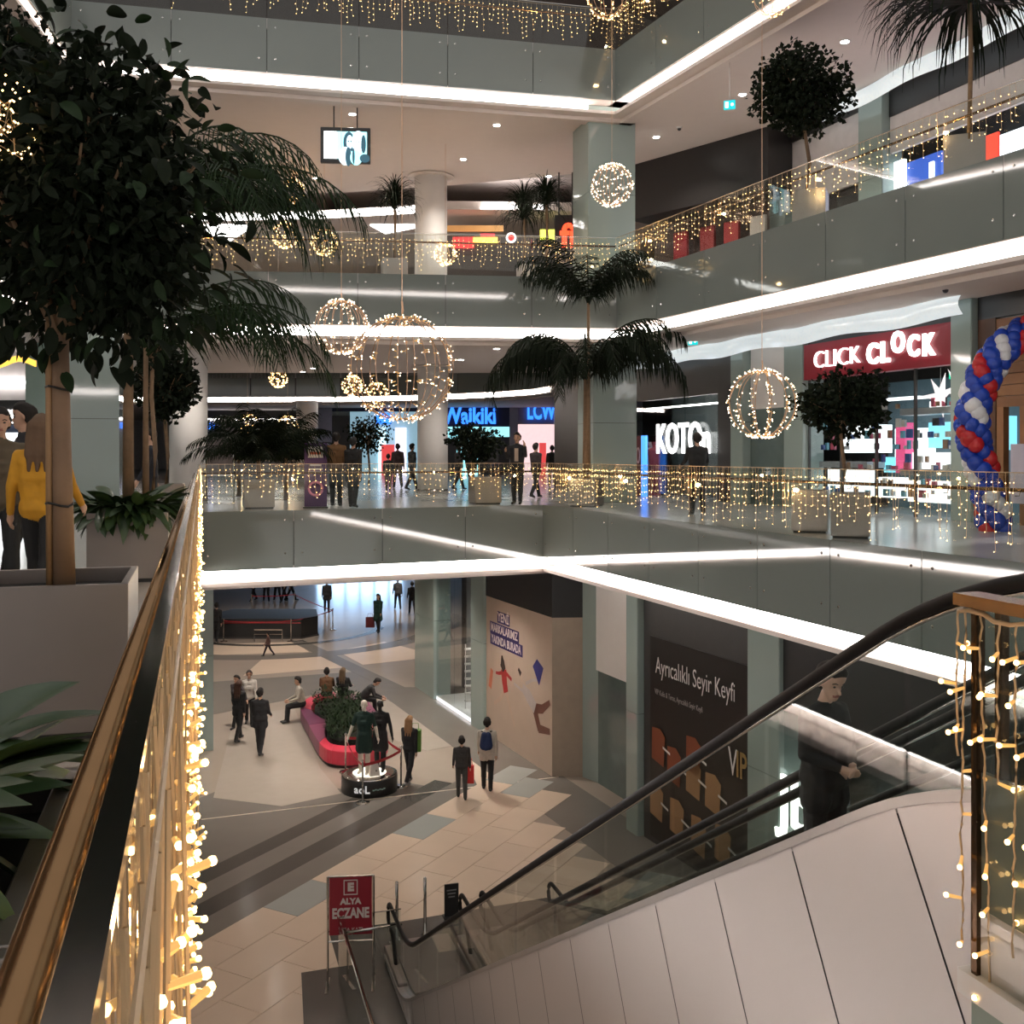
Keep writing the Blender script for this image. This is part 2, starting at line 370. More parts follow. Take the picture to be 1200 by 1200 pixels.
# bands beside the beige square: offsets (m) measured across U, to the left of the square
def band(o0, o1, s0, s1, mat, h):
    q = [P5 - V * o0 + U * s0, P5 - V * o0 + U * s1, P5 - V * o1 + U * s1, P5 - V * o1 + U * s0]
    piece('paving_band', [tuple(v) for v in q], mat, h)
band(0, .62, -14, 3.4, TILEG, .0042); band(.62, 1.15, -14, 2.9, TILED, .0052); band(1.15, 1.72, -14, 2.4, TILEG, .0044)
band(1.72, 2.2, -14, 2.0, TILED, .005); band(2.2, 5.5, -14, 1.2, TILEG, .004)
m = MB(); a, b = gp(236, 961), gp(655, 911)
d = Vector((b[0] - a[0], b[1] - a[1])).normalized(); nn = Vector((-d.y, d.x)) * .05
m.prism([a, b, (b[0] + nn.x, b[1] + nn.y), (a[0] + nn.x, a[1] + nn.y)], F0, F0 + .008); W(m.build('expansion_joint', M('pale_metal_strip', (.72, .62, .5), .3, .4)), FL0)
# dark surround along the shops
piece('paving_band', [RW0(37, -1.7), RW0(8, -1.2), RW0(8, .3), RW0(37, .3)], TILEG, .0065)
# lighter fields on the left
piece('paving_field', G((250, 935), (275, 840), (345, 830), (375, 900), (400, 930), (330, 945)), M('taupe_light_tile', (.42, .365, .315), .15, var=.05), .0058)
piece('paving_band', G((236, 800), (420, 787), (488, 812), (488, 820), (400, 808), (236, 840)), TILEG, .0035)
piece('paving_field', G((285, 792), (310, 770), (370, 766), (405, 782)), TILE, .005)
piece('paving_field', G((240, 768), (240, 756), (345, 752), (362, 764)), TILE, .005)
piece('paving_field', G((425, 779), (395, 763), (450, 752), (488, 762), (488, 772)), TILE, .005)
piece('paving_band', G((340, 752), (355, 750), (480, 808), (455, 808)), TILEG, .006)
piece('paving_field', G((400, 815), (430, 812), (478, 830), (560, 868), (500, 880), (440, 860)), M('taupe_light_tile'), .005)
piece('paving_field', G((545, 890), (597, 876), (622, 914), (560, 922)), TILE, .006)
def ring(c, r0, r1, mat, a0, a1, h):
    n = 28; P = [(c[0] + r1 * math.cos(a0 + (a1 - a0) * i / n), c[1] + r1 * math.sin(a0 + (a1 - a0) * i / n)) for i in range(n + 1)]
    I = [(c[0] + r0 * math.cos(a0 + (a1 - a0) * i / n), c[1] + r0 * math.sin(a0 + (a1 - a0) * i / n)) for i in range(n + 1)]
    m = MB()
    for i in range(n): m.prism([I[i], P[i], P[i + 1], I[i + 1]], F0 - .01, F0 + h)
    W(m.build('paving_ring', mat), FL0)
rc = gp(330, 735)
ring(rc, 7.0, 8.0, TILEG, PI, 2 * PI, .007); ring(rc, 4.6, 5.0, TILED, PI, 2 * PI, .007)
# the beige square: single slabs in running bond, its edge towards the shops is a staircase of slabs
sq = [gp(253, 1096), gp(480, 965), gp(585, 905), gp(648, 916), RW0(24.3, -1.2), RW0(15, -1.2), (3.5, 9), (-9, 9)]
tw, tl = .82, 1.4; k = 0
mt = MB(); mt.box((0, 0, 0), (tw - .012, tl - .012, .016)); tme = mt.mesh('floor_tile', TILE)
mt = MB(); mt.box((0, 0, 0), (tw - .012, tl - .012, .016)); tmb = mt.mesh('floor_tile', TILEB)
rzU = math.atan2(-U.x, U.y)
for i in range(0, 22):
    for j in range(-14, 10):
        c = P5 + V * (tw * (i + .5)) + U * (tl * (j + (i % 2) * .5))
        if not inside(c, sq) or c.y < 11.5: continue
        edge = (i == 0 and j % 3 == 0) or not inside(c + V * tw, sq) and (i + j) % 3 == 0
        o = link('floor_tile', tmb if edge else tme, None, (c.x, c.y, F0 + .002), (0, 0, rzU)); W(o, FL0); k += 1
# dark landing field at the foot of the escalators
land = [gp(385, 1092), gp(463, 1082), gp(640, 1053), (2.2, 18.6), (4, 12), (-1, 11), gp(356, 1205), gp(353, 1141), gp(397, 1134)]
piece('landing_field', land, TILED, .016)
# ------------------------------------------------------------------ ground floor shop line (right)
def seg(line, px0, px1): return on(line, px0), on(line, px1)
def panel(name, a, b, z0, z1, mat, th=.06, parent=None, back=0.):
    d = Vector((b[0] - a[0], b[1] - a[1])).normalized(); n = Vector((-d.y, d.x))
    if n.y < 0: n = -n
    a2 = (a[0] + n.x * back, a[1] + n.y * back); b2 = (b[0] + n.x * back, b[1] + n.y * back)
    m = MB(); m.prism([a2, b2, (b2[0] + n.x * th, b2[1] + n.y * th), (a2[0] + n.x * th, a2[1] + n.y * th)], z0, z1)
    o = m.build(name, mat)
    return W(o, parent) if parent else o
S0T = F1 - 1.72
wr0 = struct(panel('wall_shops', RW0(37.1, 1.6), RW0(6, 1.6), F0, S0T, DARK))
for a, b, nm in ((489, 511, 'pale green column between the far corridor and the lit shop window'), (555, 570, 'narrow pale green column between the lit shop window and the mural'), (738, 751, 'narrow pale green column left of the cinema poster'), (881, 918, 'pale green column right of the cinema poster')):
    p, q = seg(RW0, a, b); c = lerp(p, q, .5); L = math.hypot(q[0] - p[0], q[1] - p[1])
    clad_column(nm, c[0] + .2, c[1] + .1, L, .6, heading(p, q), F0, S0T)
# lit shop window
p, q = seg(RW0, 511.5, 554.5); t = thing('shop_window', 'tall glazed shop window with a spotlit ladder of shelves inside', 'shop window', (p[0], p[1], F0), 0)
panel('glass_pane', p, lerp(p, q, .5), F0 + .12, S0T, SHOPGLASS, .02, t); panel('glass_pane', lerp(p, q, .502), q, F0 + .12, S0T, SHOPGLASS, .02, t)
panel('sill', p, q, F0, F0 + .12, M('lit_sill', (.8, .8, .85), .4, emit=(.9, .95, 1), es=.5), .25, t)
panel('back_wall', p, q, F0, S0T, M('grey_display_wall', (.33, .33, .34), .6), .05, t, 1.1)
panel('floor_board', p, q, F0 + .1, F0 + .13, WHITE, 1.1, t)
c = lerp(p, q, .62); lx, ly = c[0] + .35, c[1] + .25
lad = thing('display_ladder', 'slim white display ladder standing in the lit shop window', 'display', (lx, ly, F0 + .13), .4)
m = MB(); m.tube([(-.14, 0, 0), (-.14, 0, 2.1)], .02); m.tube([(.14, 0, 0), (.14, 0, 2.1)], .02); m.build('rail', WHITE, lad)
for k in range(8): m = MB(); m.box((0, 0, .25 + k * .24), (.3, .16, .05)); m.build('shelf', WHITE, lad)
sp = bpy.data.lights.new('window_spot', 'SPOT'); sp.energy = 130; sp.spot_size = .5; sp.color = (.92, .96, 1)
so = bpy.data.objects.new('window_spot', sp); C.objects.link(so); so.location = (lx, ly - .15, S0T - .3); so.rotation_euler = (-.05, 0, 0); so.parent = None
# mural hoarding
p, q = seg(RW0, 570, 647); mt_ = F1 - 2.95
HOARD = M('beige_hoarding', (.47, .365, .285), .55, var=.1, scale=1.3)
mur = thing('mural_hoarding', 'beige hoarding with purple lettering and two leaping painted figures', 'hoarding', (q[0], q[1], F0))
r2 = (1.86, 26.75)
panel('mural_face', p, q, F0 + .0, mt_, HOARD, .06, mur); 
m = MB(); m.prism([q, r2, (r2[0], r2[1] + .06), (q[0], q[1] + .06)], F0, mt_); W(m.build('return_face', M('shaded_hoarding', (.40, .32, .25), .6)), mur)  # return face shaded by a darker copy of the hoarding colour
panel('top_band', (p[0] - .02, p[1]), q, mt_, S0T, BLACKP, .1, mur); m = MB(); m.prism([q, r2, (r2[0], r2[1] + .1), (q[0], q[1] + .1)], mt_, S0T); W(m.build('top_band', BLACKP), mur)
hz = heading(p, q); wl = math.hypot(q[0] - p[0], q[1] - p[1]); dm = Vector((q[0] - p[0], q[1] - p[1], 0)).normalized(); nm_ = Vector((dm.y, -dm.x, 0))
def on_mural(u, z, e=.004): v = Vector((p[0], p[1], 0)) + dm * (u * wl) + nm_ * e; return (v.x, v.y, z)
ml = mur.matrix_basis.inverted()
PURP = M('mural_purple', (.045, .03, .14), .5); PINKW = M('mural_pale', (.62, .52, .50), .5)
def flat(name, pts, mat, e=.006, h=hz):
    vs = [on_mural(u, z, e) for u, z in pts]; m = MB(); m.add(vs, [tuple(range(len(vs)))]); return W(m.build(name, mat), mur)
def mz(py, px): D = on(RW0, px)[1]; return zz(py, D)
for body, uc, z, s, wd in (('YENİ', .29, mz(726, 592), .36, .2), ('MARKALARIMIZ', .30, mz(741, 592), .33, .47), ('YAKINDA BURADA', .33, mz(756, 595), .33, .52)):
    flat('word_plate', [(uc - wd / 2, z - .17), (uc + wd / 2, z - .17), (uc + wd / 2, z + .17), (uc - wd / 2, z + .17)], PURP, .004)
    me = text_mesh(body, s, .002, .008); me.materials.clear(); me.materials.append(PINKW)
    wdt = max(v.co.x for v in me.vertices) - min(v.co.x for v in me.vertices); o = bpy.data.objects.new('lettering', me); C.objects.link(o)
    o.matrix_basis = Matrix.Translation(on_mural(uc, z, .012)) @ Matrix.Rotation(hz, 4, 'Z') @ Matrix.Rotation(PI / 2, 4, 'X') @ Matrix.Diagonal((wd * wl * .92 / wdt, 1, 1, 1)); W(o, mur)
def blob(name, pts, mat, r=.05, e=.01):              # painted limb: flat ribbon on the hoarding
    m = MB(); n = len(pts)
    L = [(u * wl, z) for u, z, *_ in pts]
    for i in range(n - 1):
        a, b = Vector(L[i]), Vector(L[i + 1]); d = (b - a).normalized(); k = Vector((-d.y, d.x))
        ra = pts[i][2] if len(pts[i]) > 2 else r; rb = pts[i + 1][2] if len(pts[i + 1]) > 2 else r
        q4 = [a - k * ra - d * ra * .4, b - k * rb + d * rb * .4, b + k * rb + d * rb * .4, a + k * ra - d * ra * .4]
        m.add([on_mural(v.x / wl, v.y, e + i * .0008) for v in q4], [(0, 1, 2, 3)])
    W(m.build(name, mat), mur)
MRED = M('mural_red', (.42, .03, .03), .5); MBR = M('mural_brown', (.15, .06, .04), .5); MSK = M('mural_skin', (.50, .36, .27), .5); MHAIR = M('mural_hair', (.05, .03, .025), .6); MBLUE = M('mural_blue', (.04, .04, .19), .5); MOR = M('mural_orange', (.55, .16, .08), .5); MLB = M('mural_pale_blue', (.42, .36, .34), .5)
zA = lambda py: mz(py, 595)
blob('painted_hair', [(.27, zA(772), .05), (.28, zA(781), .17), (.30, zA(786), .12)], MHAIR)
blob('painted_shirt', [(.30, zA(790), .2), (.31, zA(800), .18), (.33, zA(810), .16)], MRED); blob('painted_arm', [(.28, zA(791), .06), (.22, zA(794), .05), (.17, zA(795), .04)], MRED); blob('painted_arm', [(.34, zA(790), .06), (.42, zA(794), .05)], MRED)
blob('painted_bag', [(.10, zA(795), .10), (.07, zA(815), .12)], MOR)
blob('painted_leg', [(.31, zA(812), .09), (.24, zA(824), .07), (.14, zA(833), .05)], MSK); blob('painted_leg', [(.34, zA(812), .09), (.40, zA(828), .06), (.47, zA(846), .04)], MSK)
blob('painted_hair', [(.53, zA(778), .05), (.56, zA(782), .08)], MHAIR); blob('painted_face', [(.57, zA(784), .05), (.58, zA(789), .06)], MSK)
blob('painted_shirt', [(.60, zA(797), .12), (.68, zA(803), .2), (.76, zA(811), .17)], MLB); blob('painted_arm', [(.64, zA(790), .05), (.73, zA(783), .04), (.80, zA(780), .04)], MLB); blob('painted_arm', [(.58, zA(800), .05), (.46, zA(797), .04)], MLB)
blob('painted_leg', [(.78, zA(812), .14), (.87, zA(809), .12), (.97, zA(798), .07)], MBR); blob('painted_leg', [(.77, zA(814), .15), (.83, zA(832), .12), (.97, zA(829), .08)], MBR)
flat('painted_book', [(.74, zA(767)), (.80, zA(757)), (.89, zA(764)), (.83, zA(785))], MBLUE, .012)
# niche right of the hoarding
nL, nR = (2.2, 26.2), (4.0, 24.6 - 2.1)
nb = lambda D: (13.47 - .43 * D, D)
p, q = nb(26.2), nb(24.2)
niche = thing('clad_niche', 'grey-green clad niche with a white upper panel beside the mural', 'wall niche', (p[0], p[1], F0))
m = MB(); m.prism([(1.84, 26.7), p, (p[0] + .1, p[1] + .5), (1.9, 27.2)], F0, S0T); W(m.build('side_face', COLGLASS), niche)
panel('lower_face', p, q, F0, F1 - 4.2, M('deep_green_glass', (.12, .16, .15), .08), .1, niche); panel('upper_face', p, q, F1 - 4.2, S0T, WHITE, .16, niche, -.06)
# cinema poster
p, q = seg(RW0, 752, 881); p2, q2 = seg(RW0, 761, 880)
pos = thing('cinema_poster', 'black cinema poster with thin white lettering and glowing seats', 'poster', (p[0], p[1], F0))
panel('frame', p, q, F0, S0T, DARK, .1, pos, .06)
panel('poster_sheet', p2, q2, F0 + .15, F1 - 2.62, M('poster_black', (.009, .006, .005), .35), .03, pos, .02)
dp = Vector((q2[0] - p2[0], q2[1] - p2[1], 0)); pl = dp.length; dp.normalize(); npn = Vector((dp.y, -dp.x, 0)); hp = heading(p2, q2)
def on_poster(u, z, e=.0): v = Vector((p2[0], p2[1], 0)) + dp * (u * pl) + npn * (e - .02 + .012); return (v.x, v.y, z)
def ptext(body, u0, u1, z, s, mat, bold=0, e=.002):
    me = text_mesh(body, s, .002, bold); me.materials.clear(); me.materials.append(mat)
    wdt = max(v.co.x for v in me.vertices) - min(v.co.x for v in me.vertices); o = bpy.data.objects.new('lettering', me); C.objects.link(o)
    o.matrix_basis = Matrix.Translation(on_poster((u0 + u1) / 2, z, e)) @ Matrix.Rotation(hp, 4, 'Z') @ Matrix.Rotation(PI / 2, 4, 'X') @ Matrix.Diagonal(((u1 - u0) * pl / wdt, 1, 1, 1)); W(o, pos)
PW = M('poster_white', (.75, .72, .7), .5); PG = M('poster_grey', (.3, .28, .27), .5)
ptext('Ayrıcalıklı Seyir Keyfi', .07, .86, F1 - 3.22, .52, PW, -.004); ptext('VIP Kulis & Teras, Ayrıcalıklı Seyir Keyfi', .06, .56, F1 - 3.78, .16, PG)
ptext('V', .80, .88, F1 - 4.55, .75, PW, .0); ptext('IP', .87, .96, F1 - 4.55, .7, M('poster_gold', (.42, .27, .1), .4, .3), .01)
POR = M('poster_orange', (.22, .055, .02), .5); POB = M('poster_amber', (.40, .22, .10), .5)
for k, (u, z, mt2) in enumerate(((.10, -4.9, POR), (.27, -5.15, POR), (.47, -5.2, POB), (.47, -4.75, POR), (.66, -5.3, POB), (.08, -6.1, POB), (.3, -6.2, POB), (.52, -6.3, POB), (.75, -6.2, POB))):
    m = MB(); m.add([on_poster(u - .07, z + .33, .004), on_poster(u - .075, z - .34, .004), on_poster(u + .06, z - .42, .004), on_poster(u + .075, z + .22, .004), on_poster(u + .02, z + .36, .004)], [(0, 1, 2, 3, 4)]); W(m.build('printed_seat', mt2), pos)
    m = MB(); m.add([on_poster(u + .05, z + .02, .006), on_poster(u + .05, z - .03, .006), on_poster(u + .13, z - .1, .006), on_poster(u + .13, z - .05, .006)], [(0, 1, 2, 3)]); W(m.build('printed_armrest', PW), pos)
# dark shop nearest the escalators, with a lit two letter sign
p, q = seg(RW0, 918, 1195)
sh = thing('dark_shopfront', 'dark glazed shopfront behind the escalator rider', 'shopfront', (p[0], p[1], F0))
panel('fascia_band', p, q, F1 - 3.2, S0T, BLACKP, .12, sh)
for k in range(6): panel('glass_pane', lerp(p, q, k / 6 + .004), lerp(p, q, (k + 1) / 6 - .004), F0 + .1, F1 - 3.2, SHOPGLASS, .03, sh)
panel('back_wall', p, q, F0, F1 - 3.2, M('dim_interior', (.10, .105, .105), .6), .05, sh, 1.5)
for k in range(4):
    u = .12 + k * .22; a_ = lerp(p, q, u); b_ = lerp(p, q, u + .15); panel('display_table', a_, b_, F0, F0 + .95, WHITE, .6, sh, .5)
    panel('lit_shelf', a_, b_, F0 + 2.1, F0 + 2.2, M('shelf_light', (1, 1, 1), .5, emit=(.95, .98, 1), es=2), .2, sh, 1.2)
SIGNW = M('lit_white_letters', (1, 1, 1), .5, emit=(1, .95, .85), es=2.2)
o = text_on('lettering', 'Jb', 1.2, SIGNW, None, (0, 0, 0), 0, .02, .02); o.matrix_basis = Matrix.Translation((on(RW0, 938)[0] - .1, on(RW0, 938)[1] - .05, F1 - 4.75)) @ Matrix.Rotation(heading(p, q), 4, 'Z') @ Matrix.Rotation(PI / 2, 4, 'X'); W(o, sh)
# ------------------------------------------------------------------ middle storey shop line (right)
S1T = F2 - 1.72
def lettering(parent, body, px0, px1, line, z, size, mat, bold=0., back=-.05, ext=.03):
    a, b = on(line, px0), on(line, px1); d = Vector((b[0] - a[0], b[1] - a[1], 0)); L = d.length; d.normalize(); n = Vector((d.y, -d.x, 0))
    me = text_mesh(body, size, ext, bold); me.materials.clear(); me.materials.append(mat)
    xs = [v.co.x for v in me.vertices]; wd = max(xs) - min(xs)
    o = bpy.data.objects.new('lettering', me); C.objects.link(o); c = lerp(a, b, .5)
    o.matrix_basis = Matrix.Translation((c[0] + n.x * -back, c[1] + n.y * -back, z)) @ Matrix.Rotation(heading(a, b), 4, 'Z') @ Matrix.Rotation(PI / 2, 4, 'X') @ Matrix.Diagonal((L / wd, 1, 1, 1))
    return W(o, parent)
struct(panel('wall_gallery', RW1(39.5, 3.4), RW1(4, 3.4), F1, S1T, DARK))
m = MB(); a = RW1(39.5); m.prism([a, (a[0] + 3.2, a[1] + 1.2), (a[0] + 3.2, a[1] + 1.3), (a[0], a[1] + .1)], F1, S1T); struct(m.build('wall_gallery_end', BLACKP))
struct(panel('wall_gallery_dark', RW1(39.5), on(RW1, 737), F1, S1T, M('gallery_charcoal', (.05, .047, .045), .35), .1))
# clothes shop
p, q = on(RW1, 737), on(RW1, 862)
sh = thing('clothes_shop', 'charcoal clothes shop front with a large glowing white name', 'shopfront', (p[0], p[1], F1))
panel('upper_fascia', p, q, zz(455, 27.9) - .1, S1T, BLACKP, .12, sh); panel('side_pier', on(RW1, 842), q, F1, S1T, BLACKP, .14, sh, -.02)
ps, qs = on(RW1, 737), on(RW1, 841)
for k in range(3): panel('glass_pane', lerp(ps, qs, k / 3 + .004), lerp(ps, qs, (k + 1) / 3 - .004), F1 + .1, 3.0, SHOPGLASS, .03, sh)
panel('back_wall', p, q, F1, S1T, M('shop_grey_green', (.10, .125, .12), .5), .1, sh, 1.6)
panel('ceiling_light', lerp(ps, qs, .05), lerp(ps, qs, .95), 2.78, 2.82, LEDSOFT, .12, sh, .5)
lettering(sh, 'KOTOn', 774, 836, RW1, zz(515, 29.3), 1.3, M('white_shop_letters', (1, 1, 1), .5, emit=(1, .99, .97), es=1.3), .008, -.12)
for k, (px, cm) in enumerate(((741, (.5, .02, .05)), (746, (.75, .7, .7)), (750, (.5, .1, .12)))):
    x, y = on(RW1, px); m = MB(); m.lathe((x + .5, y + .25, F1), [(.2, .0), (.25, .5), (.17, 1.0), (.24, 1.45), (.06, 1.55), (.1, 1.72)], 10); W(m.build('window_dummy', M('dummy_%d' % k, cm, .7)), sh)
bp = thing('discount_board', 'dark red half price board in the clothes shop window', 'sign', (*on(RW1, 757), F1))
panel('board', on(RW1, 752), on(RW1, 763), F1, 1.9, M('board_wine', (.13, .025, .03), .5), .06, bp, -.35)
lettering(bp, '50', 753, 762.5, RW1, 1.25, .75, M('board_rose', (.55, .38, .38), .5), 0, -.38, .004)
panel('blue_strip', on(RW1, 763), on(RW1, 768), F1, 1.9, M('blue_lightbox', (.05, .2, .7), .4, emit=(.05, .25, 1), es=.9), .08, bp, -.35)
# piers between the two shops
for a, b, nm in ((862, 876, 'narrow pale green pier right of the clothes shop'), (925, 947, 'pale green pier left of the watch shop'), (1122, 1146, 'pale green pier between the watch shop and the wooden shop')):
    p, q = on(RW1, a), on(RW1, b); c = lerp(p, q, .5); clad_column(nm, c[0] + .15, c[1] + .1, math.hypot(q[0] - p[0], q[1] - p[1]), .6, heading(p, q), F1, S1T)
p, q = on(RW1, 876), on(RW1, 925); nt_ = thing('blank_bay', 'blank bay of dark green glass under a white panel beside the light globe', 'wall bay', (p[0], p[1], F1))
panel('upper_panel', p, q, 2.5, S1T, WHITE, .1, nt_, .1); panel('lower_panel', p, q, F1, 2.5, M('deep_green_glass'), .1, nt_, .1)
# watch shop
p, q = on(RW1, 947), on(RW1, 1122)
sh = thing('watch_shop', 'brightly lit watch shop under a dark red sign board', 'shopfront', (p[0], p[1], F1))
panel('upper_band', p, q, 3.94, S1T, BLACKP, .1, sh)
panel('sign_board', p, q, 3.1, 3.94, M('wine_red_board', (.20, .008, .018), .4, emit=(.5, .01, .03), es=.03), .25, sh, -.12)
LW = M('white_shop_letters'); lettering(sh, 'CLICK', 961, 1014, RW1, 3.52, .58, LW, -.012, -.16); 
for k, (ch, a, b, dz) in enumerate((('C', 1023, 1036, -.03), ('L', 1039, 1049, -.03), ('O', 1052, 1067, .14), ('C', 1071, 1084, .02), ('K', 1088, 1102, 0))): lettering(sh, ch, a, b, RW1, 3.52 + dz, .62, LW, .018, -.16)
for k in range(4): panel('glass_pane', lerp(p, q, k / 4 + .003), lerp(p, q, (k + 1) / 4 - .003), F1 + .05, 3.1, SHOPGLASS, .03, sh, .02)
for k in range(5): panel('mullion', lerp(p, q, k / 4 - .004 if k else 0), lerp(p, q, k / 4 + .006 if k < 4 else 1), F1, 3.1, DARK, .06, sh)
panel('back_wall', p, q, F1, 3.1, M('shop_blue_grey', (.10, .16, .19), .5), .1, sh, 2.4)
INTL = M('shop_display_light', (1, 1, 1), .5, emit=(.95, .98, 1), es=.8); CY = M('shop_cyan_panel', (.2, .6, .7), .4, emit=(.25, .8, 1), es=.5); PK = M('shop_pink_panel', (.7, .1, .25), .4, emit=(1, .12, .3), es=.3)
rnd = random.Random(3)
for k, (u, w_, z0, z1, mt2, bk) in enumerate(((.02, .3, .35, .95, INTL, .5), (.02, .3, 1.35, 2.0, INTL, .9), (.42, .13, .35, .8, INTL, .4), (.34, .2, 1.25, 1.9, INTL, 1.2), (.55, .06, .9, 2.0, PK, .35), (.36, .15, .9, 1.25, CY, .8), (.63, .15, 1.45, 2.0, CY, .9), (.62, .3, .95, 1.35, INTL, .5), (.64, .34, .3, .75, INTL, .3), (.80, .17, 1.4, 2.1, CY, 1.4), (.5, .12, 2.35, 2.5, INTL, 1.5), (.1, .3, 2.6, 2.66, INTL, 1.6))):
    panel('display_case', lerp(p, q, u), lerp(p, q, u + w_), z0, z1, mt2, .3, sh, bk)
for k, (u, w_, z) in enumerate(((.02, .36, 1.0), (.6, .38, .86), (.6, .38, 2.15))): panel('counter_top', lerp(p, q, u), lerp(p, q, u + w_), z, z + .14, M('counter_grey', (.35, .36, .37), .3), .5, sh, .25)
GOODS = [M('goods_%d' % i, c, .4) for i, c in enumerate(((.02, .02, .025), (.5, .08, .14), (.15, .4, .5), (.6, .55, .5), (.05, .1, .3), (.35, .2, .12), (.75, .75, .75)))]
for k in range(110):                                # boxes, watches and cards standing in the displays
    u = rnd.uniform(.02, .95); z = rnd.choice((.4, .62, .98, 1.14, 1.42, 1.66, 1.9, 2.3)) ; w_ = rnd.uniform(.012, .032); h_ = rnd.uniform(.07, .2)
    panel('display_good', lerp(p, q, u), lerp(p, q, u + w_), z, z + h_, rnd.choice(GOODS), .06, sh, rnd.uniform(.1, .3))
# folded paper stars hanging in the window
def star(label, px, z, r, back=.25):
    x, y = on(RW1, px); t = thing('paper_star', label, 'star ornament', (x + .3, y + .12, z), heading(p, q))
    m = MB(); n = 7; rr = random.Random(px); vs = [(0, -.12, 0), (0, .12, 0)]
    for k in range(n):
        a = 2 * PI * k / n + .4; R = r * rr.uniform(.75, 1.1); vs.append((R * math.cos(a), 0, R * math.sin(a))); a += PI / n; vs.append((r * .3 * math.cos(a), 0, r * .3 * math.sin(a)))
    N = 2 * n; fs = [(0, 2 + k, 2 + (k + 1) % N) for k in range(N)] + [(1, 2 + (k + 1) % N, 2 + k) for k in range(N)]
    m.add(vs, fs); m.build('points', M('star_paper', (.85, .72, .72), .6, emit=(1, .85, .85), es=.55), t)
    m = MB(); m.tube([(0, 0, r * .3), (0, 0, 3.1 - z)], .006, 4); m.build('thread', WHITE, t)
star('large white paper star hanging in the watch shop window', 1088, zz(465, 21.3), .55); star('paper star at the pier end of the watch shop window', 1111, zz(458, 20.6), .6)
ex = thing('exit_sign', 'small green exit sign glowing inside the watch shop', 'exit sign', (*on(RW1, 1100), zz(440, 21)))
panel('sign_face', on(RW1, 1094), on(RW1, 1104), zz(444, 21), zz(436, 21), M('exit_green', (.0, .3, .2), .4, emit=(0, .75, .4), es=.6), .03, ex, .4)
# wooden shop on the far right
p, q = on(RW1, 1146), on(RW1, 1290)
sh = thing('wooden_shop', 'warm timber shop front behind the balloon arch', 'shopfront', (p[0], p[1], F1))
WOOD = M('warm_timber', (.26, .12, .05), .5, var=.3, scale=3); WOODD = M('dark_timber', (.09, .04, .02), .5, var=.3, scale=3)
panel('upper_band', p, q, 3.9, S1T, BLACKP, .1, sh); panel('dark_jamb', p, lerp(p, q, .16), F1, 3.9, WOODD, .2, sh)
for k in range(8): panel('timber_board', lerp(p, q, .16), q, 2.2 + k * .21, 2.2 + k * .21 + .2, WOOD if k % 3 else M('timber_b', (.21, .095, .04), .5, var=.3, scale=3), .12, sh, .02)
for k in range(5): panel('timber_post', lerp(p, q, .17 + k * .2), lerp(p, q, .17 + k * .2 + .06), F1, 2.2, WOOD, .14, sh)
panel('inner_wall', lerp(p, q, .16), q, F1, 2.2, M('shop_inner_brown', (.16, .085, .045), .6), .1, sh, .8); panel('poster', lerp(p, q, .30), lerp(p, q, .42), .4, 1.5, M('pale_lilac', (.5, .47, .55), .5), .03, sh, -.02)
# corrugated silver light baffle along the ceiling
def baffle(label, line, d0, d1, off, z, amp=.12):
    a, b = line(d0, off), line(d1, off); t = thing('ceiling_baffle', label, 'ceiling baffle', (a[0], a[1], z)); n = 60
    vs = []; m = MB(); d = Vector((b[0] - a[0], b[1] - a[1])); L = d.length; d.normalize(); nn = Vector((-d.y, d.x))
    if nn.y > 0: nn = -nn
    for i in range(n + 1):
        p_ = lerp(a, b, i / n); bul = .16 + .07 * math.sin(i * .9)
        vs += [(p_[0] + nn.x * (bul * math.sin(k / 5 * PI)), p_[1] + nn.y * (bul * math.sin(k / 5 * PI)), z - .42 * k / 5 + (.04 * math.sin(i * .45))) for k in range(6)]
    m.add(vs, [(i * 6 + k, (i + 1) * 6 + k, (i + 1) * 6 + k + 1, i * 6 + k + 1) for i in range(n) for k in range(5)])
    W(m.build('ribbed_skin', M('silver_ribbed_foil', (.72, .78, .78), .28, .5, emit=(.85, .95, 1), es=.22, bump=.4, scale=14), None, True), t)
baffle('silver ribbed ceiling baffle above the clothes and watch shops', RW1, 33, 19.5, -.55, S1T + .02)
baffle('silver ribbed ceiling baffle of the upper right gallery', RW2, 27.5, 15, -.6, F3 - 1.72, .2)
# ------------------------------------------------------------------ upper storey shop line (right)
S2T = F3 - 1.72
struct(panel('wall_upper_gallery', RW2(38, 2.5), RW2(4, 2.5), F2, S2T, DARK))
p, q = (3.7, 32.3), (7.1, 28.4)
bk = thing('dark_bulkhead', 'black shop bulkhead on the upper gallery behind the light globe', 'shopfront', (p[0], p[1], F2))
panel('bulkhead', p, q, 8.7, S2T, BLACKP, 1.5, bk); panel('shop_recess', p, q, F2, 8.7, M('recess_brown', (.10, .07, .06), .6), .1, bk, 1.2)
for k, (u, cm) in enumerate(((.25, (.3, .02, .03)), (.45, (.25, .03, .03)), (.62, (.35, .03, .03)), (.8, (.5, .45, .4)))): panel('red_curtain', lerp(p, q, u), lerp(p, q, u + .1), F2, F2 + 2.1, M('curtain_%d' % k, cm, .7), .1, bk, .6)
for a, b, nm in ((893, 925, 'pale green upper pier beside the round-crowned tree'), (1012, 1040, 'pale green upper pier left of the blue shop')):
    p, q = on(RW2, a), on(RW2, b); c = lerp(p, q, .5); clad_column(nm, c[0] + .15, c[1] + .1, math.hypot(q[0] - p[0], q[1] - p[1]), .6, heading(p, q), F2, S2T)
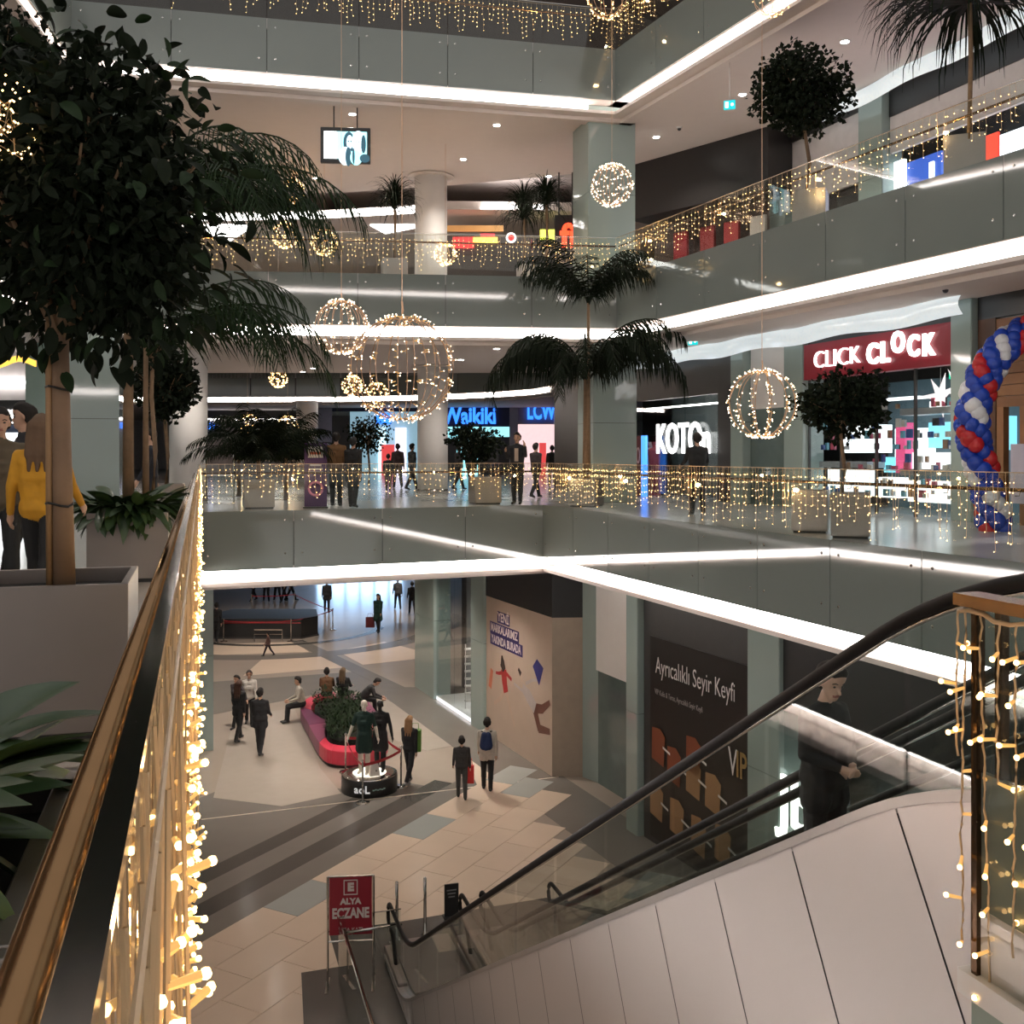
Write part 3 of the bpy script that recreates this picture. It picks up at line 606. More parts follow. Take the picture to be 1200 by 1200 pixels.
def simple_shop(label, px0, px1, items, line=RW2, z0=F2, z1=None):
    p, q = on(line, px0), on(line, px1); t = thing('gallery_shop', label, 'shopfront', (p[0], p[1], z0))
    for nm, u0, u1, a, b, mt2, bk_ in items: panel(nm, lerp(p, q, u0), lerp(p, q, u1), z0 + a, z0 + b, mt2, .1, t, bk_)
    return t
LIL = M('pale_lit_panel', (.62, .58, .57), .6); BLU = M('deep_blue_panel', (.03, .09, .36), .4, emit=(.05, .15, .8), es=.3); BRI = M('bright_interior', (.9, .93, 1), .5, emit=(.85, .93, 1), es=1.1)
simple_shop('plain pale shop front behind the round-crowned upper tree', 925, 1012, (('upper_panel', 0, 1, 2.3, 4.1, LIL, .1), ('top_band', 0, 1, 4.1, 4.35, BLACKP, .05), ('lower_panel', 0, 1, 0, 2.3, M('dark_shop_glass', (.05, .05, .05), .1), .3)))
t = simple_shop('blue and white lit shop with the red discount banner', 1040, 1330, (('top_band', 0, 1, 3.6, 4.35, BLACKP, .05), ('white_band', 0, 1, 2.7, 3.6, LIL, .08), ('blue_panel', .05, .22, 0, 2.4, BLU, .3), ('light_tube', .17, .19, .3, 2.2, INTL, .25), ('bright_interior', .22, .5, 0, 2.6, BRI, 1.2), ('bright_interior', .5, 1, 0, 2.4, M('dim_blue_interior', (.2, .25, .4), .5, emit=(.3, .4, .8), es=.25), 1.3), ('white_edge', 0, .05, 0, 2.5, BRI, .2)))
bn = thing('discount_banner', 'red and orange banner with white discount lettering', 'banner', (*on(RW2, 1160), F2))
panel('banner_cloth', on(RW2, 1139), on(RW2, 1178), F2 + .45, F2 + 2.15, M('banner_red', (.75, .06, .03), .5, emit=(1, .07, .04), es=.45), .05, bn, -.2); panel('orange_edge', on(RW2, 1139), on(RW2, 1143), F2 + .45, F2 + 2.15, M('banner_orange', (.9, .4, .1), .5, emit=(1, .4, .1), es=.4), .05, bn, -.23)
lettering(bn, 'İNDİRİM', 1142, 1200, RW2, F2 + .75, .62, M('banner_white', (1, 1, 1), .5, emit=(1, 1, 1), es=1.2), .02, -.3, .01)
# ------------------------------------------------------------------ far shops across the second atrium, middle storey
DF = 66
def fpanel(t, nm, px0, px1, z0, z1, mat, D=DF, th=.1):
    a, b = at(px0, D), at(px1, D); m = MB(); m.prism([a, b, (b[0], D + th), (a[0], D + th)], z0, z1); return W(m.build(nm, mat), t)
def ftext(t, body, px0, px1, z, size, mat, D, bold=.02):
    me = text_mesh(body, size, .02, bold); me.materials.clear(); me.materials.append(mat); xs = [v.co.x for v in me.vertices]
    o = bpy.data.objects.new('lettering', me); C.objects.link(o); a, b = at(px0, D), at(px1, D)
    o.matrix_basis = Matrix.Translation(((a[0] + b[0]) / 2, D, z)) @ Matrix.Rotation(PI / 2, 4, 'X') @ Matrix.Diagonal(((b[0] - a[0]) / (max(xs) - min(xs)), 1, 1, 1)); return W(o, t)
BSIGN = M('blue_sign_letters', (.05, .2, .9), .4, emit=(.03, .2, 1), es=.9); NAVY = M('navy_band', (.008, .012, .05), .4); TEAL = M('teal_interior', (.2, .55, .6), .5, emit=(.35, .85, .95), es=.55); ROSE = M('rose_interior', (.7, .5, .5), .5, emit=(1, .72, .72), es=.42)
t = thing('fashion_shop', 'far fashion shop with blue glowing names and a pink interior', 'shopfront', (at(560, DF)[0], DF, F1))
fpanel(t, 'dark_band', 500, 660, zz(476, DF), zz(461, DF), NAVY); fpanel(t, 'sign_back', 500, 597, zz(500, DF), zz(476, DF), NAVY); fpanel(t, 'sign_back', 607, 660, zz(497, DF), zz(476, DF), M('grey_rose', (.35, .3, .32), .5))
ftext(t, 'Waikiki', 519, 582, zz(488, DF), 1.45, BSIGN, DF - .15, .05); ftext(t, 'LCWAIKIKI', 618, 690, zz(483, DF), 1.4, BSIGN, DF - .15, .05)
fpanel(t, 'pier', 597, 607, F1, zz(461, DF), M('pale_pier', (.45, .42, .44), .5), DF - .2); fpanel(t, 'interior', 500, 597, F1, zz(500, DF), TEAL, DF + .3); fpanel(t, 'interior', 607, 650, F1, zz(497, DF), ROSE, DF + .3)
fpanel(t, 'dark_goods', 500, 535, F1, zz(515, DF), DARK, DF + .1); fpanel(t, 'dark_goods', 560, 597, F1, zz(512, DF), DARK, DF + .1)
fpanel(t, 'red_poster', 632, 640, F1, zz(519, DF), M('poster_red', (.7, .05, .06), .5, emit=(1, .1, .1), es=.3), DF); fpanel(t, 'red_poster', 447, 462, F1, zz(521, DF), M('poster_red'), DF)
t = thing('blue_lit_shop', 'far shop with a blue lit corner behind the big light globe', 'shopfront', (at(430, DF)[0], DF, F1))
fpanel(t, 'dark_band', 388, 490, zz(482, DF), zz(472, DF), NAVY, DF + .4); fpanel(t, 'wall', 365, 389, F1, zz(466, DF), M('lilac_wall', (.42, .42, .52), .6), DF + .2); fpanel(t, 'dark_opening', 389, 410, F1, zz(487, DF), DARK, DF + .2); fpanel(t, 'interior', 410, 490, F1, zz(482, DF), M('grey_teal_interior', (.25, .35, .4), .5, emit=(.3, .5, .6), es=.3), DF + .5)
fpanel(t, 'blue_lightbox', 441, 458, zz(497, DF), zz(484, DF), BSIGN, DF); fpanel(t, 'bright_panel', 443, 452, F1, zz(499, DF), M('cyan_bright', (.6, .9, 1), .5, emit=(.6, .9, 1), es=.8), DF + .2); fpanel(t, 'bright_panel', 463, 476, F1, zz(501, DF), M('lilac_bright', (.8, .75, .9), .5, emit=(.85, .8, 1), es=.7), DF + .2)
t = thing('screen_shop', 'far shop with a blue screen behind the palms', 'shopfront', (at(290, 70)[0], 70, F1))
fpanel(t, 'upper_band', 240, 350, zz(490, 70), zz(481, 70), BLACKP, 70); fpanel(t, 'light_line', 240, 350, zz(493, 70), zz(490.5, 70), LEDSOFT, 70); fpanel(t, 'screen', 241, 251, zz(503, 70), zz(496, 70), BSIGN, 69.8); fpanel(t, 'wall', 225, 365, F1, zz(493, 70), M('dusk_wall', (.2, .17, .17), .6), 70.1)
# ground floor: hidden blue panes far behind, added to glow back from the polished floor
t = thing('reflection_panes', 'hidden bluish glow panes added for the reflection in the ground floor', 'added glow', (at(430, 88)[0], 88, F0))
BLUEGLOW = M('added_blue_glow', (.6, .8, 1), .4, emit=(.42, .66, 1), es=3.0)
for k in range(6): fpanel(t, 'glass_pane', 372 + k * 17, 386 + k * 17, F0 + .2, F0 + 4.2, BLUEGLOW, 88)
fpanel(t, 'frame', 366, 480, F0 + 4.2, F0 + 4.5, BLACKP, 88)
# food court signs, upper storey
DS = 37.4
t = thing('food_court_front', 'dark food court front with small coloured light signs', 'shopfront', (at(600, DS)[0], DS, F2))
fpanel(t, 'front_wall', 522, 690, F2, zz(276, DS), M('court_dark', (.05, .035, .03), .5), DS, .3); fpanel(t, 'counter', 530, 640, F2, F2 + 1.1, M('court_counter', (.12, .08, .05), .4), DS - .8, .5); fpanel(t, 'amber_soffit', 520, 590, zz(271, DS), zz(264, DS), M('amber_plaster', (.5, .3, .12), .6, emit=(1, .5, .15), es=.12), DS)
def csign(nm, px0, px1, py0, py1, col, es, cat='sign'): 
    s = thing('food_sign', nm, cat, (*at((px0 + px1) / 2, DS), zz(py1, DS))); fpanel(s, 'lightbox', px0, px1, zz(py1, DS), zz(py0, DS), M('sign_' + nm[:10], col, .4, emit=col, es=es), DS - .15, .12); return s
s = csign('long red food sign', 531, 555, 279, 291, (1, .02, .02), 1.2); s = csign('yellow food sign with a red top stripe', 554, 583, 279, 286, (1, .62, .08), 1.3); fpanel(s, 'top_stripe', 563, 580, zz(279, DS), zz(275, DS), M('poster_red'), DS - .2)
s = csign('acid yellow food sign over the planter', 633, 652, 270, 281, (.85, .9, .08), 1.0); s = thing('round_logo_sign', 'round red and white food court logo sign', 'sign', (*at(599, DS), zz(280, DS)))
m = MB(); x, y = at(599, DS)
for r_, mi, e in ((.19, 0, 0), (.12, 1, .02)): m.add([(x + r_ * math.cos(k * PI / 12), y - .2 - e, zz(280, DS) + r_ * math.sin(k * PI / 12)) for k in range(24)], [tuple(range(24))], mi)
W(m.build('disc', [M('logo_white', (1, 1, 1), .5, emit=(1, .9, .9), es=.9), M('logo_red', (.6, .02, .02), .5, emit=(1, .02, .02), es=.6)]), s)
s = thing('red_letter_sign', 'big red glowing letters beside the glass column', 'sign', (*at(664, 33), zz(290, 33))); fpanel(s, 'board', 650, 676, zz(293, 33), zz(252, 33), BLACKP, 33, .1); ftext(s, 'fi', 657, 675, zz(278, 33), 1.05, M('red_letters', (1, .05, .02), .4, emit=(1, .06, .02), es=1.2), 32.9, .03); fpanel(s, 'hanger', 654, 656, zz(252, 33), S2T, BLACKP, 33.02, .05); fpanel(s, 'hanger', 670, 672, zz(252, 33), S2T, BLACKP, 33.02, .05)
s = thing('blue_white_sign', 'blue white glowing sign behind the palm crown', 'sign', (*at(711, 31.4), zz(300, 31.4)))
for k in range(3): fpanel(s, 'light_bar', 700 + k * 2, 718 + k * 2, zz(291 - k * 7 + 5, 31.4), zz(291 - k * 7, 31.4), M('ice_blue', (.5, .75, 1), .4, emit=(.45, .7, 1), es=.8), 31.4, .05)
fpanel(s, 'hanger', 710, 711, zz(296, 31.4), S2T, BLACKP, 31.46, .05)
# ------------------------------------------------------------------ left shop on the middle storey
t = thing('corner_shop', 'black shop sign with white letters and a bright window behind the two men', 'shopfront', (*at(10, 30), F1)); DG = 30
fpanel(t, 'sign_board', -90, 33, zz(507, DG), zz(469, DG), BLACKP, DG); ftext(t, 'GE', 3, 21, zz(489, DG), .5, M('white_shop_letters'), DG - .08, .03)
x, y = at(29, DG); m = MB()
for k in range(4): m.ball((x + .07 * math.cos(k * PI / 2 + .8), y - .06, zz(489, DG) + .09 * math.sin(k * PI / 2 + .8)), .07, 8, 5)
W(m.build('leaf_logo', M('logo_green', (.5, .7, .4), .5, emit=(.6, .9, .45), es=.6)), t)
fpanel(t, 'bright_window', -90, 34, F1 + .5, zz(505, DG), M('white_window', (1, 1, 1), .5, emit=(.93, .97, 1), es=1.3), DG + .1); fpanel(t, 'blue_strip', 4, 34, zz(507, DG), zz(498, DG), M('grey_blue_strip', (.1, .13, .22), .5), DG - .02); fpanel(t, 'upper_wall', -90, 75, zz(469, DG), S1T, LIL, DG + .2); fpanel(t, 'light_line', -90, 33, zz(450, DG), zz(446, DG), LEDSOFT, DG)
clad_column('pale mint pier right of the corner shop sign', at(52, 28)[0], 28.2, .9, .9, .2, F1, S1T, M('mint_glass', (.42, .60, .56), .08, var=.05))
s = thing('yellow_wave_sign', 'yellow curved sign hanging under the ceiling at the left shop', 'sign', (*at(18, 24), zz(420, 24)))
m = MB(); 
for k in range(8):
    a, b = at(-15 + k * 7, 24), at(-15 + (k + 1) * 7, 24); za, zb = zz(423 - 4 * math.sin(k * .8 + 3.6), 24), zz(423 - 4 * math.sin((k + 1) * .8 + 3.6), 24)
    m.add([(a[0], 24, za - .09), (b[0], 24, zb - .09), (b[0], 24, zb + .05), (a[0], 24, za + .05)] + [(a[0], 24.06, za - .09), (b[0], 24.06, zb - .09), (b[0], 24.06, zb + .05), (a[0], 24.06, za + .05)], [(0, 1, 2, 3), (7, 6, 5, 4), (3, 2, 6, 7), (0, 4, 5, 1)])
W(m.build('wave_band', M('amber_sign', (.8, .45, .05), .5, emit=(1, .55, .08), es=.7)), s)
# ------------------------------------------------------------------ escalators
EO = Vector((3.142, 0, 0))
def EP(s, o, z): v = EO + AL * s + NL * o; return (v.x, v.y, z)
ZT, ZB, SL = .88, F0 + .93, .59
def zh(s):                                        # handrail height along the run, with eased ends
    z = .38 - SL * (s - 5.1); k = .55
    def smin(a, b, k): h = max(0, min(1, .5 + .5 * (b - a) / k)); return b * (1 - h) + a * h - k * h * (1 - h)
    z = smin(z, ZT, k * .8); return -smin(-z, -ZB, .35)
S0, S1 = 2.4, 17.75
def escalator(label, o0):
    o1 = o0 + 1.24; t = thing('escalator', label, 'escalator', EP(17, o0 + .6, F0))
    ss = [S0 + (S1 - S0) * i / 110 for i in range(111)]
    for o in (o0, o1):
        # rubber handrail: run, newel turn, return under the glass edge
        pts = [EP(s, o, zh(s)) for s in ss]; r = .19
        for k in range(1, 9): a = PI / 2 - PI * k / 8; pts.append(EP(S1 + r * math.cos(a), o, ZB - r + r * math.sin(a)))
        pts += [EP(S1 - .25 - .1 * k, o, ZB - 2 * r - .12 * k) for k in range(4)]
        top = [EP(S0 - r * math.cos(PI / 2 - PI * k / 8), o, ZT - r + r * math.sin(PI / 2 - PI * k / 8)) for k in range(8, 0, -1)]
        m = MB(); m.tube(top + pts, .034, 8); W(m.build('rubber_handrail', RUBBER, None, True), t)
        m = MB(); m.tube([(p[0], p[1], p[2] - .042) for p in pts[:111]], .010, 6); W(m.build('handrail_track', CHROME, None, True), t)
        n = 13; sp = [S0 + (S1 - S0) * i / n for i in range(n + 1)]
        for i in range(n):                         # glass panes, joints square to the slope
            m = MB(); vs = []
            a, b = sp[i] + .012, sp[i + 1] - .012; K = 8
            for k in range(K + 1):
                s = a + (b - a) * k / K; inc = 1 if 4.6 < s < 16 else 0
                for zz_, sh in ((zh(s) - .06, 0), (zh(s) - .80, 0)):
                    for e in (-.006, .006): vs.append(EP(s, o + e, zz_))
            fs = []
            for k in range(K):
                c = 4 * k; fs += [(c, c + 4, c + 6, c + 2), (c + 1, c + 3, c + 7, c + 5)]
            m.add(vs, fs); W(m.build('glass_pane', CLEAR), t)
        m = MB(); vs = []; fs = []                 # deck strip above the cladding
        for k, s in enumerate(ss):
            for e in (-.10, .07): vs += [EP(s, o + e, zh(s) - .79), EP(s, o + e, zh(s) - .84)]
        for k in range(110): c = 4 * k; fs += [(c, c + 2, c + 6, c + 4), (c, c + 4, c + 5, c + 1), (c + 2, c + 3, c + 7, c + 6)]
        m.add(vs, fs); W(m.build('deck_strip', M('deck_alloy', (.45, .42, .40), .3, .5)), t)
        side = -1 if o == o0 else 1                # cladding panels, seams square to the slope
        top_s = [2.3, 3.4] + [4.72 + .83 * i for i in range(17)]
        top_s = [s for s in top_s if s <= 17.6] + [17.7]
        for a, b in zip(top_s, top_s[1:]):
            def edge(s): 
                z1 = zh(s) - .84; dep = 1.75; return [(max(2.2, s - .59 * q if s > 3.5 else s), max(F0, z1 - q)) for q in (0, dep * .33, dep * .66, dep)]
            K = 5; vs = []
            g = .006
            for k in range(K + 1):
                s = a + g + (b - a - 2 * g) * k / K
                for (x, z) in edge(s): vs.append(EP(x, o + side * .09, z))
            fs = [(4 * k + j, 4 * (k + 1) + j, 4 * (k + 1) + j + 1, 4 * k + j + 1) for k in range(K) for j in range(3)]
            if side == 1: fs = [f[::-1] for f in fs]
            m = MB(); m.add(vs, fs); nv = len(m.v)
            o_ = W(m.build('cladding_panel', CLAD, None, True), t)
    m = MB()                                        # dark truss sides behind the cladding joints
    for o, e in ((o0, .05), (o1, -.05)):
        vs = []
        for s in ss: vs += [EP(max(2.2, s), o + e * 0 - (.08 if o == o0 else -.08), zh(s) - .86), EP(max(2.2, s - .95), o - (.08 if o == o0 else -.08), max(F0, zh(s) - 2.5))]
        m.add(vs, [(2 * k, 2 * k + 2, 2 * k + 3, 2 * k + 1) for k in range(110)])
    W(m.build('truss_side', DARK), t)
    m = MB(); vs = []; fs = []                     # truss underside
    for k, s in enumerate(ss):
        z = max(F0 - .02, zh(s) - 2.55); vs += [EP(max(2.2, s - 1.0), o0 - .08, z), EP(max(2.2, s - 1.0), o1 + .08, z)]
    fs = [(2 * k, 2 * k + 1, 2 * k + 3, 2 * k + 2) for k in range(110)]
    m.add(vs, fs); W(m.build('truss_soffit', DARK), t)
    st = MB(); wd = 1.0
    st.box((0, 0, -.02), (wd, .40, .04)); st.box((0, -.19, -.12), (wd, .02, .2)); sme = st.mesh('step', M('step_alloy', (.14, .14, .14), .4, .6))
    s = 3.4; rz = math.atan2(-AL.x, AL.y)
    while s < 16.9:
        o_ = link('step', sme, None, EP(s, o0 + .62, zh(s) - .97), (0, 0, rz)); W(o_, t); s += .40
    for s0, s1, z in ((2.0, 3.5, F1 + .005), (16.6, 18.4, F0 + .024)):
        m = MB(); m.prism([EP(s0, o0 + .1, 0)[:2], EP(s0, o1 - .1, 0)[:2], EP(s1, o1 - .1, 0)[:2], EP(s1, o0 + .1, 0)[:2]], z - .03, z); W(m.build('landing_plate', STEEL), t)
    m = MB()
    for o in (o0, o1):
        pr = []
        for s in ss: pr.append(s)
        vs = []
        e = .12 if o == o0 else -.12
        for s in ss: vs += [EP(s, o + e, zh(s) - .80), EP(s, o + e, zh(s) - 1.05)]
        m.add(vs, [(2 * k, 2 * k + 2, 2 * k + 3, 2 * k + 1) for k in range(110)])
    W(m.build('skirt', M('skirt_steel', (.2, .2, .2), .3, .8)), t)
    for o in (o0, o1):                             # newel base boot at the foot
        m = MB(); rz_ = rz; c = EP(17.25, o, F0 + .1); m.box(c, (.16, 1.3, .22), rz_); W(m.build('newel_boot', STEEL, bevel=.02), t)
    return t
escalator('near escalator carrying the woman in black', 0)
escalator('second escalator running beside the rider escalator', 1.6)
# balustrade along the escalator well on the ground floor
a, b = gp(397, 1088 + 56), None
pa = ((397 - 600) / 1200 * 16.2, 16.2); pb = (pa[0] + .304 * 6, 10.2)
balustrade('short ground floor glass guard with bronze rail beside the escalator foot', pb, pa, F0, 2.0, -1, False)
pe = (pa[0] + .95, pa[1] + .3)
balustrade('glass guard return with a chrome edge behind the bronze ground floor rail', pa, pe, F0, 1.2, -1, False, CHROME)
# near balustrade at the escalator head
t = thing('landing_guard', 'glass guard with bronze cap and steel posts at the escalator head', 'balustrade', (Q[0], Q[1], F1))
dv = -AL; rzq = math.atan2(dv.y, dv.x); zr = CZ - .40
for i in range(3):
    c = Vector((Q[0], Q[1], 0)) + dv * (1.0 + 2.0 * i); m = MB(); m.box((c.x, c.y, (zr - .30) / 2), (1.97, .016, zr + .22), rzq); W(m.build('glass_panel', CLEAR), t)
    m = MB(); m.box((c.x, c.y, -.80), (1.97, .02, 1.06), rzq); W(m.build('fascia_panel', COLGLASS), t); m = MB(); m.box((c.x + NL.x * .012, c.y + NL.y * .012, .105), (1.97, .02, .57), rzq); W(m.build('kick_panel', FASCIA), t)
m = MB(); e = Vector((Q[0], Q[1], 0)) - dv * .02; e2 = Vector((Q[0], Q[1], 0)) + dv * 6; pq = NL * .045
m.prism([(e - pq)[:2], (e2 - pq)[:2], (e2 + pq)[:2], (e + pq)[:2]], zr - .035, zr); W(m.build('cap_rail', BRONZE), t)
for k, off in enumerate((.03, .10)):
    c = Vector((Q[0], Q[1], 0)) + dv * off + NL * (.0 + .02 * k); m = MB(); m.box((c.x, c.y, (zr - .26) / 2), (.022, .03, zr + .2), rzq); W(m.build('post', M('dark_bronze_post', (.10, .065, .04), .18, .9)), t)
m = MB(); m.prism([(e + NL * -.03)[:2], (e2 + NL * -.03)[:2], (e2 + NL * .25)[:2], (e + NL * .25)[:2]], F1 - .26, F1 - .19); W(m.build('edge_trim', M('pale_edge_trim', (.62, .62, .62), .35, .3)), t)
# pharmacy sign stand
D = 14.9; x0, y0 = gp(384, 1155)
t = thing('sign_stand', 'red pharmacy sign on a steel stand', 'sign stand', (x0, y0, F0), .1)
Wd, Hb, Ht = .72, .78, 1.72; D = y0
for sx in (0, Wd):
    m = MB(); m.tube([(sx, 0, .03), (sx, 0, Ht)], .018, 8); m.build('post', CHROME, t); m = MB(); m.box((sx, -.05, .015), (.05, .5, .03)); m.build('foot', CHROME, t)
for zc in (Hb - .09, Ht): m = MB(); m.tube([(0, 0, zc), (Wd, 0, zc)], .014); m.build('cross_bar', CHROME, t)
m = MB(); m.box((Wd / 2, 0, (Hb + Ht) / 2), (Wd - .05, .02, Ht - Hb - .03)); bd = m.build('board', M('pharmacy_red', (.27, .008, .022), .4, var=.04), t)
SW = M('sign_offwhite', (.62, .55, .52), .5)
def stext(body, z, s, wd, bold=.004):
    me = text_mesh(body, s, .001, bold); me.materials.clear(); me.materials.append(SW); xs = [v.co.x for v in me.vertices]
    o = bpy.data.objects.new('lettering', me); C.objects.link(o); o.parent = t; o.location = (Wd / 2, -.013, z); o.rotation_euler = (PI / 2, 0, 0); o.scale = (wd / (max(xs) - min(xs)), 1, 1)
stext('E', 1.545, .17, .10, .012); stext('ALYA', 1.32, .13, .34, .007); stext('ECZANE', 1.13, .22, .58, .009); stext('İKEA KATI', .87, .09, .38, .001)
m = MB()
for a, b, c, d in ((-.11, .11, .105, .12), (-.11, .11, -.12, -.105), (-.11, -.095, -.12, .12), (.095, .11, -.12, .12)): m.box((Wd / 2 + (a + b) / 2, -.013, 1.545 + (c + d) / 2), (b - a, .004, d - c))
m.build('emblem_frame', SW, t)
# slim bollards and small black notice at the escalator foot
for px, py0, py1, nm in ((465, 1102, 1034, 'slim steel bollard nearer the pharmacy sign'), (498, 1097, 1029, 'slim steel bollard nearer the black notice')):
    x, y = gp(px, py0); t = thing('bollard', nm, 'bollard', (x, y, F0)); h = (py0 - py1) * y / 1200
    m = MB(); m.lathe((0, 0, .02), [(.028, 0), (.028, h - .02), (.01, h)], 12); m.build('post', CHROME, t, True); m = MB(); m.lathe((0, 0, .016), [(.07, 0), (.06, .02)], 14); m.build('base', CHROME, t)
x, y = gp(529, 1075); t = thing('notice_stand', 'small black notice stand at the escalator foot', 'sign stand', (x, y, F0), .3)
m = MB(); m.box((0, 0, .32), (.26, .03, .58)); m.build('board', BLACKP, t); m = MB(); m.box((0, 0, .016), (.3, .2, .03)); m.build('foot', BLACKP, t); m = MB()
for k in range(3): m.box((0, -.018, .5 - k * .06), (.18 - .03 * k, .004, .02))
m.build('printed_line', M('notice_grey', (.3, .3, .3), .5), t)
# ------------------------------------------------------------------ people
def capsule(mb, p, q, r1, r2, n=9):
    p, q = Vector(p), Vector(q); d = q - p
    if d.length < 1e-5: d = Vector((0, 0, 1e-4)); q = p + d
    d.normalize(); u = d.cross(Vector((0.13, 1, .31))); u.normalize(); v = d.cross(u); vs = []; rings = []
    for k in range(1, 4): a = -PI / 2 + PI / 2 * k / 3; rings.append((p + d * (r1 * math.sin(a)), r1 * math.cos(a)))
    for k in range(0, 3): a = PI / 2 * k / 3; rings.append((q + d * (r2 * math.sin(a)), r2 * math.cos(a)))
    vs.append(p - d * r1)
    for c, r in rings: vs += [c + (u * math.cos(2 * PI * j / n) + v * math.sin(2 * PI * j / n)) * r for j in range(n)]
    vs.append(q + d * r2); K = len(rings); fs = [(0, 1 + (j + 1) % n, 1 + j) for j in range(n)]
    for i in range(K - 1): fs += [(1 + i * n + j, 1 + i * n + (j + 1) % n, 1 + (i + 1) * n + (j + 1) % n, 1 + (i + 1) * n + j) for j in range(n)]
    e = len(vs) - 1; fs += [(e, 1 + (K - 1) * n + j, 1 + (K - 1) * n + (j + 1) % n) for j in range(n)]
    mb.add(vs, fs)
def remesh(mb, name, voxel, smooth=3):
    o = mb.build('tmp_body', SKIN); r = o.modifiers.new('r', 'REMESH'); r.mode = 'VOXEL'; r.voxel_size = voxel; r.use_smooth_shade = True
    s = o.modifiers.new('s', 'SMOOTH'); s.factor = .5; s.iterations = smooth
    dg = bpy.context.evaluated_depsgraph_get(); me = bpy.data.meshes.new_from_object(o.evaluated_get(dg)); me.name = name
    old = o.data; bpy.data.objects.remove(o); bpy.data.meshes.remove(old); me.materials.clear(); return me
CLOTH = {}
def cloth(c, rough=.8):
    k = tuple(c)
    if k not in CLOTH: CLOTH[k] = M('cloth_%d' % len(CLOTH), c, rough, var=.2, scale=14)
    return CLOTH[k]
HAIRD = (.014, .010, .008); BLK = (.012, .012, .013); DKG = (.03, .03, .034)
def person(label, loc, rz, h=1.75, top=BLK, bottom=BLK, shoe=(.02, .02, .02), hair=HAIRD, legs=(.35, -.3), knees=(.05, .25), armL=(.25, .1, .25), armR=(-.25, .1, .25),
           sit=False, lean=0., coat=.0, skirt=None, long_hair=False, bun=False, nod=0., turn=0., voxel=.014, skin=SKIN, name='person', cat='person', sleeves=None, seat_h=.46, slim=1., hat=None, face=True, group=None, bald=False, hs=1.):
    k = h / 1.75; caps = []
    def add(p, q, r1, r2, reg): caps.append((Vector(p), Vector(q), r1, r2, reg))
    hipz = .92; R3 = lambda v, a: Vector((v[0], v[1] * math.cos(a) + (v[2] - hipz) * math.sin(a), hipz + (v[2] - hipz) * math.cos(a) - v[1] * math.sin(a)))
    T = lambda v: R3(v, lean)
    g = 1.0 * slim
    add(T((-.06, 0, .95)), T((.06, 0, .95)), .13 * g, .13 * g, 'top' if not sit else 'bottom'); add(T((-.055, 0, 1.06)), T((.055, 0, 1.06)), .115 * g, .115 * g, 'top')
    add(T((-.075, 0, 1.22)), T((.075, 0, 1.22)), .128 * g, .128 * g, 'top'); add(T((-.115, -.01, 1.36)), T((.115, -.01, 1.36)), .098 * g, .098 * g, 'top'); 
    for s in (-1, 1):
        add(T((s * .02, -.01, 1.45)), T((s * .165, -.01, 1.405)), .06, .058, 'top'); add(T((s * .055, 0, 1.0)), T((s * .075, 0, 1.2)), .116 * g, .122 * g, 'top'); add(T((s * .075, 0, 1.2)), T((s * .09, -.01, 1.34)), .122 * g, .105 * g, 'top')
    add(T((0, -.01, 1.42)), T((0, .0, 1.47)), .075, .06, 'top')
    hb = T((0, 0, 1.48))
    def H(v):                                      # head frame: v relative to neck base
        a, t_ = nod + lean * .6, turn; x, y, z = v; x, y, z = x * hs, y * hs, z * hs; x, y = x * math.cos(t_) - y * math.sin(t_), x * math.sin(t_) + y * math.cos(t_)
        return hb + Vector((x, y * math.cos(a) + z * math.sin(a), z * math.cos(a) - y * math.sin(a)))
    add(H((0, -.01, -.02)), H((0, .0, .08)), .054, .05, 'skin')
    add(H((0, -.015, .185)), H((0, .01, .19)), .086, .08, 'head'); add(H((0, .03, .12)), H((0, .05, .085)), .062, .04, 'head'); add(H((0, .02, .215)), H((0, -.01, .21)), .08, .08, 'head')
    add(H((0, .088, .155)), H((0, .107, .128)), .008, .013, 'head')
    for s in (-1, 1): add(H((s * .083, .0, .165)), H((s * .086, -.005, .135)), .014, .010, 'head')
    if face:
        add(H((-.02, .083, .098)), H((.02, .083, .098)), .008, .008, 'lip')
    # legs
    feet = []
    for s, tl, kb in ((-1, legs[0], knees[0]), (1, legs[1], knees[1])):
        hp = Vector((s * .085, 0, .93)); kn = hp + Vector((s * .012, math.sin(tl), -math.cos(tl))) * .43
        a2 = tl - kb; an = kn + Vector((0, math.sin(a2), -math.cos(a2))) * .41
        add(hp, kn, .098 * g, .074, 'bottom'); add(kn, an, .07, .056, 'bottom'); add(kn, kn + (an - kn) * .45, .068, .07, 'bottom')
        fa = 0 if sit else -max(0, -a2) * .5
        add(an + Vector((0, -.035, -.035)), an + Vector((s * .015, .15 * math.cos(fa), -.045 + .15 * math.sin(fa))), .042, .035, 'shoe'); feet.append(an.z - .085); add(an + Vector((s * .004, .02, -.03)), an + Vector((s * .02, .14, -.05 + .14 * math.sin(fa))), .042, .036, 'shoe')
    for s, (fw, outw, bend, *iw) in ((-1, armL), (1, armR)):
        sh = T((s * .185, -.01, 1.415)); d1 = Vector((s * math.sin(outw), math.sin(fw) * math.cos(outw), -math.cos(fw) * math.cos(outw))); el = sh + d1 * .285
        f2 = fw + bend; inw = iw[0] if iw else outw - .25 * (1 if bend > .8 else .2); d2 = Vector((s * math.sin(inw), math.sin(f2) * math.cos(inw), -math.cos(f2) * math.cos(inw))); wr = el + d2 * .25
        add(sh, el, .056, .047, 'top'); add(el, wr, .047, .035, 'sleeve')
        sd = Vector((s, 0, 0)); sd = (sd - d2 * sd.dot(d2)).normalized(); up_ = d2.cross(sd).normalized()
